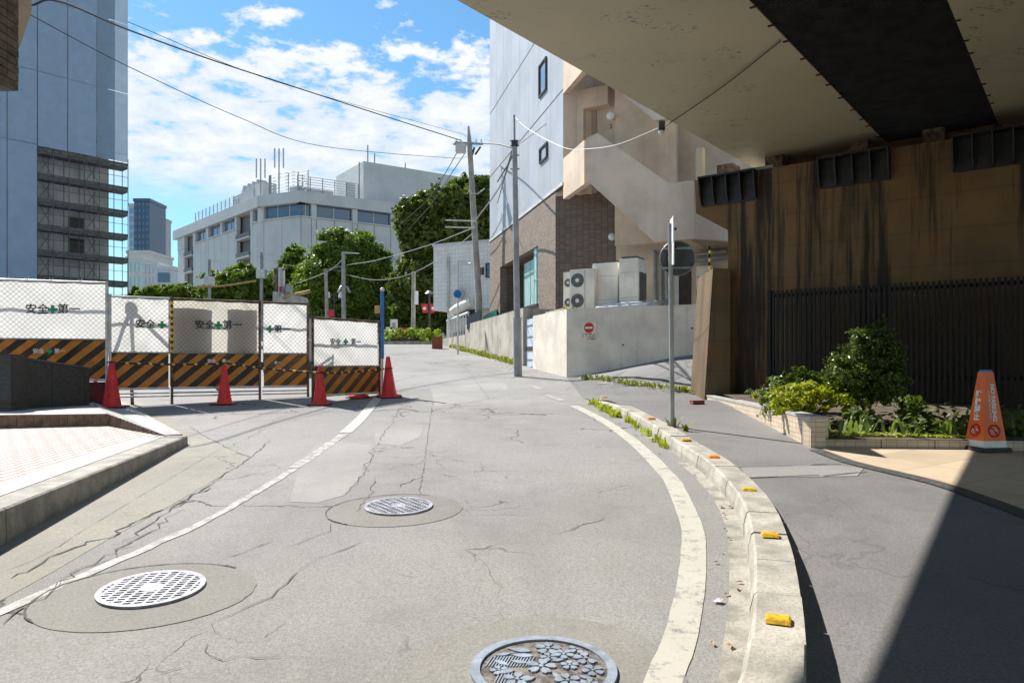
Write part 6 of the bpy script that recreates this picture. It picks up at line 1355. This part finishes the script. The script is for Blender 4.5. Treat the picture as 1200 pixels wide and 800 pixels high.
tree(160, 95, 0, 336, [(158, 348, 10, 10, 0), (150, 352, 10, 8, 0)], 2500, .34, 'leaf_round', 'small tree below the glass fronted far building', 47)
tree(470, 66, 0, 330, [(465, 355, 26, 34, 0), (490, 370, 30, 30, 2)], 36000, .27, 'leaf_dark', 'dark tree behind the short pole and hedge', 48)

# ================================================================== OFFICE BLOCK
HB = 30.0; ZT = EYE + HB
def OP(px, y): d = HB * F / (HY - y); return ((px - CX) / F * d, d)
pA, pB, pC, pD = OP(205.5, 271), OP(305, 230), OP(352.5, 224), OP(455, 237.5)
ex = (pD[0] - pC[0], pD[1] - pC[1]); pE = (pC[0] + ex[0] * 1.9, pC[1] + ex[1] * 1.9)
ob = thing('office_block', 'pale panelled office block with chamfered corner and ribbon windows', 'building', (pC[0], pC[1], 2))
def face(a, b): q = Plane(a, (b[0] - a[0], b[1] - a[1])); return q, math.hypot(b[0] - a[0], b[1] - a[1])
fA, lA = face(pA, pB); fB, lB = face(pB, pC); fC, lC = face(pC, pE)
zpar = ZT - 2.0; zw1 = ZT - 2.1; zw0 = ZT - 4.3; zs = ZT - 4.7
m = MB(); core = [Vector((*q, 1.0)) for q in (pA, pB, pC, pE)]; far = [Vector((pE[0] - 5, pE[1] + 45, 1.0)), Vector((pA[0] + 30, pA[1] + 30, 1.0))]
cen = Vector((sum(v.x for v in core + far) / 6, sum(v.y for v in core + far) / 6, 1.0))
m.prism([v + (cen - v).normalized() * 1.6 for v in core + far], (0, 0, ZT - 1.6)); m.build('core', 'office_dark', ob)
for pl, ll_ in ((fA, lA), (fB, lB), (fC, lC)): MB().pbox(pl, -.3, ll_ + .3, -1.7, .5, zpar, ZT).build('roof_parapet', 'office_panel', ob)
def pframe(pl, segs):
    """segs: list of (t0, t1, kind) kind w = ribbon window over panels, p = panels, b = balcony recess"""
    for a, b_, kind in segs:
        if kind == 'b':
            k = 0
            while zs - k * 3.6 > 4:
                z_ = zs - .9 - k * 3.6; bl = MB().pbox(pl, a + .1, b_ - .1, -1.4, .25, z_ - 1.2, z_ - .95).build('balcony', 'office_panel', ob); k += 1
                MB().pbox(pl, a + .1, b_ - .1, .1, .2, z_ - .95, z_ - .1).build('railing', 'office_dark', bl)
            continue
        top = zs
        if kind == 'w':
            wn = MB().pbox(pl, a + .15, b_ - .15, -1.0, -.6, zw0, zw1).build('window', 'glass_blue', ob); n_ = max(2, int((b_ - a) / 2.6))
            for k in range(1, n_): tt = a + .15 + (b_ - a - .3) * k / n_; MB().pbox(pl, tt - .06, tt + .06, -.6, -.5, zw0, zw1).build('mullion', 'pale_metal', wn)
            MB().pbox(pl, a, b_, -.8, .25, zw0 - .2, zw0).build('sill', 'office_panel', wn)
        else: MB().pbox(pl, a, b_, -.8, .0, zs + .02, zpar - .004).build('wall_panel', 'office_panel', ob)
        n_ = max(1, round((b_ - a) / 3.7))
        for k in range(n_):
            t0_, t1_ = a + (b_ - a) * k / n_ + .05, a + (b_ - a) * (k + 1) / n_ - .05
            for z0_, z1_ in ((zs - 9.0, zs), (zs - 18.1, zs - 9.1), (1.0, zs - 18.2)): MB().pbox(pl, t0_, t1_, -.8, -.05, z0_, z1_ if kind != 'w' or z1_ != zs else zw0 - .21).build('wall_panel', 'office_panel', ob)
def sA(*px): return [fA.t(x) for x in px]
q = sA(208, 216, 226, 229, 241, 244, 258, 260, 275, 277, 293, 296, 305)
pframe(fA, [(q[0], q[1], 'p'), (q[1], q[2], 'b'), (q[2], q[3], 'p'), (q[3], q[4], 'w'), (q[4], q[5], 'p'), (q[5], q[6], 'w'), (q[6], q[7], 'p'), (q[7], q[8], 'w'), (q[8], q[9], 'p'), (q[9], q[10], 'b'), (q[10], q[11], 'p'), (q[11], q[12] - 1.2, 'w'), (q[12] - 1.2, q[12], 'p')])
pframe(fB, [(0, .8, 'p'), (.8, lB - .1, 'w')])
q = [fC.t(x) for x in (353, 365, 371, 413, 419, 458)]; pframe(fC, [(.1, q[1], 'w'), (q[1], q[2], 'p'), (q[2], q[3], 'w'), (q[3], q[4], 'p'), (q[4], q[5], 'w'), (q[5], lC, 'p')])
# roof: screens, plant rooms, antennas
def screen(pl, x0, x1, h, o=-2.0, nm='roof_screen'):
    a, b_ = pl.t(x0), pl.t(x1); n_ = max(2, int((b_ - a) / 2.2)); s_ = None
    for k in range(n_ + 1): MB().tube([pl.pt(a + (b_ - a) * k / n_, ZT - .05, o), pl.pt(a + (b_ - a) * k / n_, ZT + h, o)], .09, 5).build('screen_post', 'steel_grey', ob)
    for j in range(7): MB().tube([pl.pt(a, ZT + h * (j + 1) / 7, o), pl.pt(b_, ZT + h * (j + 1) / 7, o)], .06, 4).build('screen_rail', 'screen_grey', ob)
screen(fA, 218, 262, 3.4); screen(fA, 262, 268, 2.6); screen(fC, 353, 425, 3.2); screen(fB, 306, 352, 4.2); screen(fA, 303, 305, 4.2)
def room(pl, x0, x1, h, o0, o1, mt='office_panel', nm='plant_room'): MB().pbox(pl, pl.t(x0), pl.t(x1), o0, o1, ZT - 1.5, ZT + h).build(nm, mt, ob)
room(fA, 262, 285, 3.2, -6, -2, 'screen_grey'); room(fA, 285, 294, 3.8, -5, -2.2)
for k in range(4): a = fA.t(264 + k * 5); m = MB(); m.prism([fA.pt(a, ZT + 3.2, -3), fA.pt(a + 2.6, ZT + 3.2, -3), fA.pt(a + 1.6, ZT + 5.2, -3)], (fA.n[0] * -2, fA.n[1] * -2, 0)); m.build('roof_vent', 'screen_grey', ob)
room(fB, 330, 342, 1.6, -6, -2); room(fC, 354, 396, 1.3, -6, -2.3); room(fC, 410, 421, 3.2, -5, -2)
dpt = fC.p[1] + fC.d[1] * fC.t(431); zpe = EYE + (HY - 196) / F * (dpt + 6)
MB().pbox(fC, fC.t(431), fC.t(431) + 22, -16, -2, ZT - 1.5, zpe).build('stair_tower', 'office_panel', ob); MB().pbox(fC, fC.t(431) + 14, fC.t(431) + 26, -22, -12, ZT - 1.5, zpe - 1).build('stair_tower', 'glass_sky', ob)
for px, y0, y1, pl in ((305.5, 186, 212, fB), (327, 174, 222, fB), (354.5, 205, 220, fC), (421, 190, 222, fC), (431, 170, 200, fC), (439, 180, 210, fC), (475, 191, 200, fC), (446, 192, 200, fC)):
    c0 = pl.at(px, 230, -3); d_ = c0.y; b_ = MB().tube([Vector((c0.x, d_, ZT - 1)), at(px, y0, d_)], .12, 6).build('antenna', 'steel_grey', ob)
    if px < 330:
        for s in (-.8, .8): e = at(px, y0 + 10, d_); MB().tube([e + Vector((s, 0, -2)), e + Vector((s, 0, 1.6))], .13, 6).build('antenna_panel', 'screen_grey', b_)

# ================================================================== FAR BUILDINGS
def tower(px0, px1, ytop, d, depth, mat, lab, floors=0, wmat='glass_blue', cols=3, name='far_building', ang=.0):
    x0, x1 = (px0 - CX) / F * d, (px1 - CX) / F * d; z1_ = EYE + (HY - ytop) / F * d; t = thing(name, lab, 'building', ((x0 + x1) / 2, d, 2.5))
    MB().box(x0, x1, d, d + depth, 1.5, z1_).build('wall', mat, t); MB().box(x0 - .4, x1 + .4, d - .4, d + depth + .4, z1_, z1_ + d * .004).build('roof_edge', mat, t)
    if floors:
        fh = (z1_ - 6) / floors; cwid = (x1 - x0) / cols
        for j in range(floors):
            for k in range(cols):
                z_ = z1_ - (j + 1) * fh
                if EYE + (HY - 352) / F * d > z_ + fh: continue
                MB().box(x0 + k * cwid + cwid * .12, x0 + (k + 1) * cwid - cwid * .12, d - .25, d + .1, z_ + fh * .2, z_ + fh * .8).build('window', wmat, t)
    return t
tower(157, 175, 236, 420, 20, 'tower_blue', 'tall slim blue glass tower far behind the fence', 24, 'glass_blue', 4, 'far_tower'); tower(151, 158, 242, 440, 20, 'tower_pale', 'pale tower wing left of the slim blue glass tower', 18, 'glass_sky', 2, 'far_tower'); tower(174.5, 183, 255, 460, 20, 'screen_grey', 'grey stepped tower right of the slim blue glass tower', 30, 'tower_pale', 3, 'far_tower')
tower(149, 168, 304, 260, 20, 'office_panel', 'low building with turquoise glazing below the towers', 6, 'glass_teal', 4); tower(149, 175, 297, 290, 20, 'office_panel', 'white office behind the turquoise glazed building'); tower(167, 184, 310, 240, 20, 'office_panel', 'white building with small windows beside the turquoise glazed one', 8, 'tower_pale', 4); tower(183, 201, 316, 230, 20, 'tower_pale', 'grey low building with ribbon windows below the office block', 5, 'glass_blue', 1)

# ================================================================== SCAFFOLDED BUILDING
dS = 56.0; SC = Plane(((150 - CX) / F * dS, dS), (.89, 1.0))       # front scaffold plane; t = 0 at its right end, left is negative; outward n
sfb = thing('scaffolded_building', 'high rise wrapped in blue grey mesh sheets with open scaffold below', 'building', tuple(SC.pt(-6, 2)))
tl = SC.t(-30); tq = SC.t(43.5); Hs = 31
e124 = Plane(tuple(SC.pt(0, 0, -1.5).xy), SC.d); tb_ = e124.t(127)
MB().pbox(SC, tl - 3, tb_, -22, -1.5, 1.0, Hs).build('wall', 'scaffold_wall', sfb)
zlow_ = [EYE + (HY - y) / F * (SC.p[1] + SC.d[1] * SC.t(100)) for y in (182,)][0]
bays = [tl, SC.t(8), SC.t(43.5), SC.t(79), SC.t(113), 0.0]
def msheet(t0_, t1_, z0_, z1_):
    m = MB(); nu, nv = 8, 8; vs = [SC.pt(t0_ + .03 + (t1_ - t0_ - .06) * i / nu, z0_ + (z1_ - z0_) * j / nv, .06 + .10 * math.sin(math.pi * i / nu) * (.4 + .6 * math.sin(math.pi * j / nv)) * rnd.uniform(.7, 1)) for j in range(nv + 1) for i in range(nu + 1)]
    m.add(vs, [(j * (nu + 1) + i, j * (nu + 1) + i + 1, (j + 1) * (nu + 1) + i + 1, (j + 1) * (nu + 1) + i) for j in range(nv) for i in range(nu)], True); m.build('mesh_sheet', 'mesh_sheet_thin' if t1_ > -.01 else 'mesh_sheet', sfb)
for i in range(5):
    zs_ = [1.5, zlow_][i > 1]; levels = [zs_] + [z for z in (zlow_ + .1, zlow_ + 5.2, zlow_ + 10.4, zlow_ + 15.0) if z > zs_ + 1]
    for a, b_ in zip(levels, levels[1:]): msheet(bays[i], bays[i + 1], a + .02, b_ - .02)
lift = 1.78; posts = [tq + (0 - tq) * k / 6 for k in range(7)]
for o_ in (0.0, -1.1):
    for t_ in posts + [-1.0]: MB().tube([SC.pt(t_, 1.2, o_), SC.pt(t_, zlow_ + .3, o_)], .03, 5).build('standard', 'scaffold_steel', sfb)
k = 0
while zlow_ - k * lift > 2.5:
    z_ = zlow_ - .25 - k * lift; MB().pbox(SC, tq, -.02, -1.05, -.05, z_ - .2, z_).build('deck', 'scaffold_deck', sfb); MB().pbox(SC, tq, -.02, -.03, .0, z_, z_ + .22).build('toe_board', 'scaffold_deck', sfb)
    for zz_ in (.95,): MB().tube([SC.pt(tq, z_ + zz_, -.01), SC.pt(0, z_ + zz_, -.01)], .018, 4).build('guard_rail', 'scaffold_steel', sfb)
    for j in range(6):
        a, b_ = posts[j], posts[j + 1]
        if j % 3: continue
        MB().tube([SC.pt(a, z_ + .05, .02), SC.pt(b_, z_ + lift - .1, .02)], .022, 4).build('brace', 'scaffold_steel', sfb); MB().tube([SC.pt(b_, z_ + .05, .03), SC.pt(a, z_ + lift - .1, .03)], .022, 4).build('brace', 'scaffold_steel', sfb)
    k += 1
a = e124.t(80); b_ = e124.t(98); zz0, zz1 = e124.tz(90, 300)[1], e124.tz(90, 255)[1]; wn = MB().pbox(e124, a, b_, .005, .05, zz0, zz1).build('window', 'dark_frame', sfb); MB().pbox(e124, a, b_, .05, .12, (zz0 + zz1) / 2 - .15, (zz0 + zz1) / 2 + .15).build('transom', 'scaffold_wall', wn)
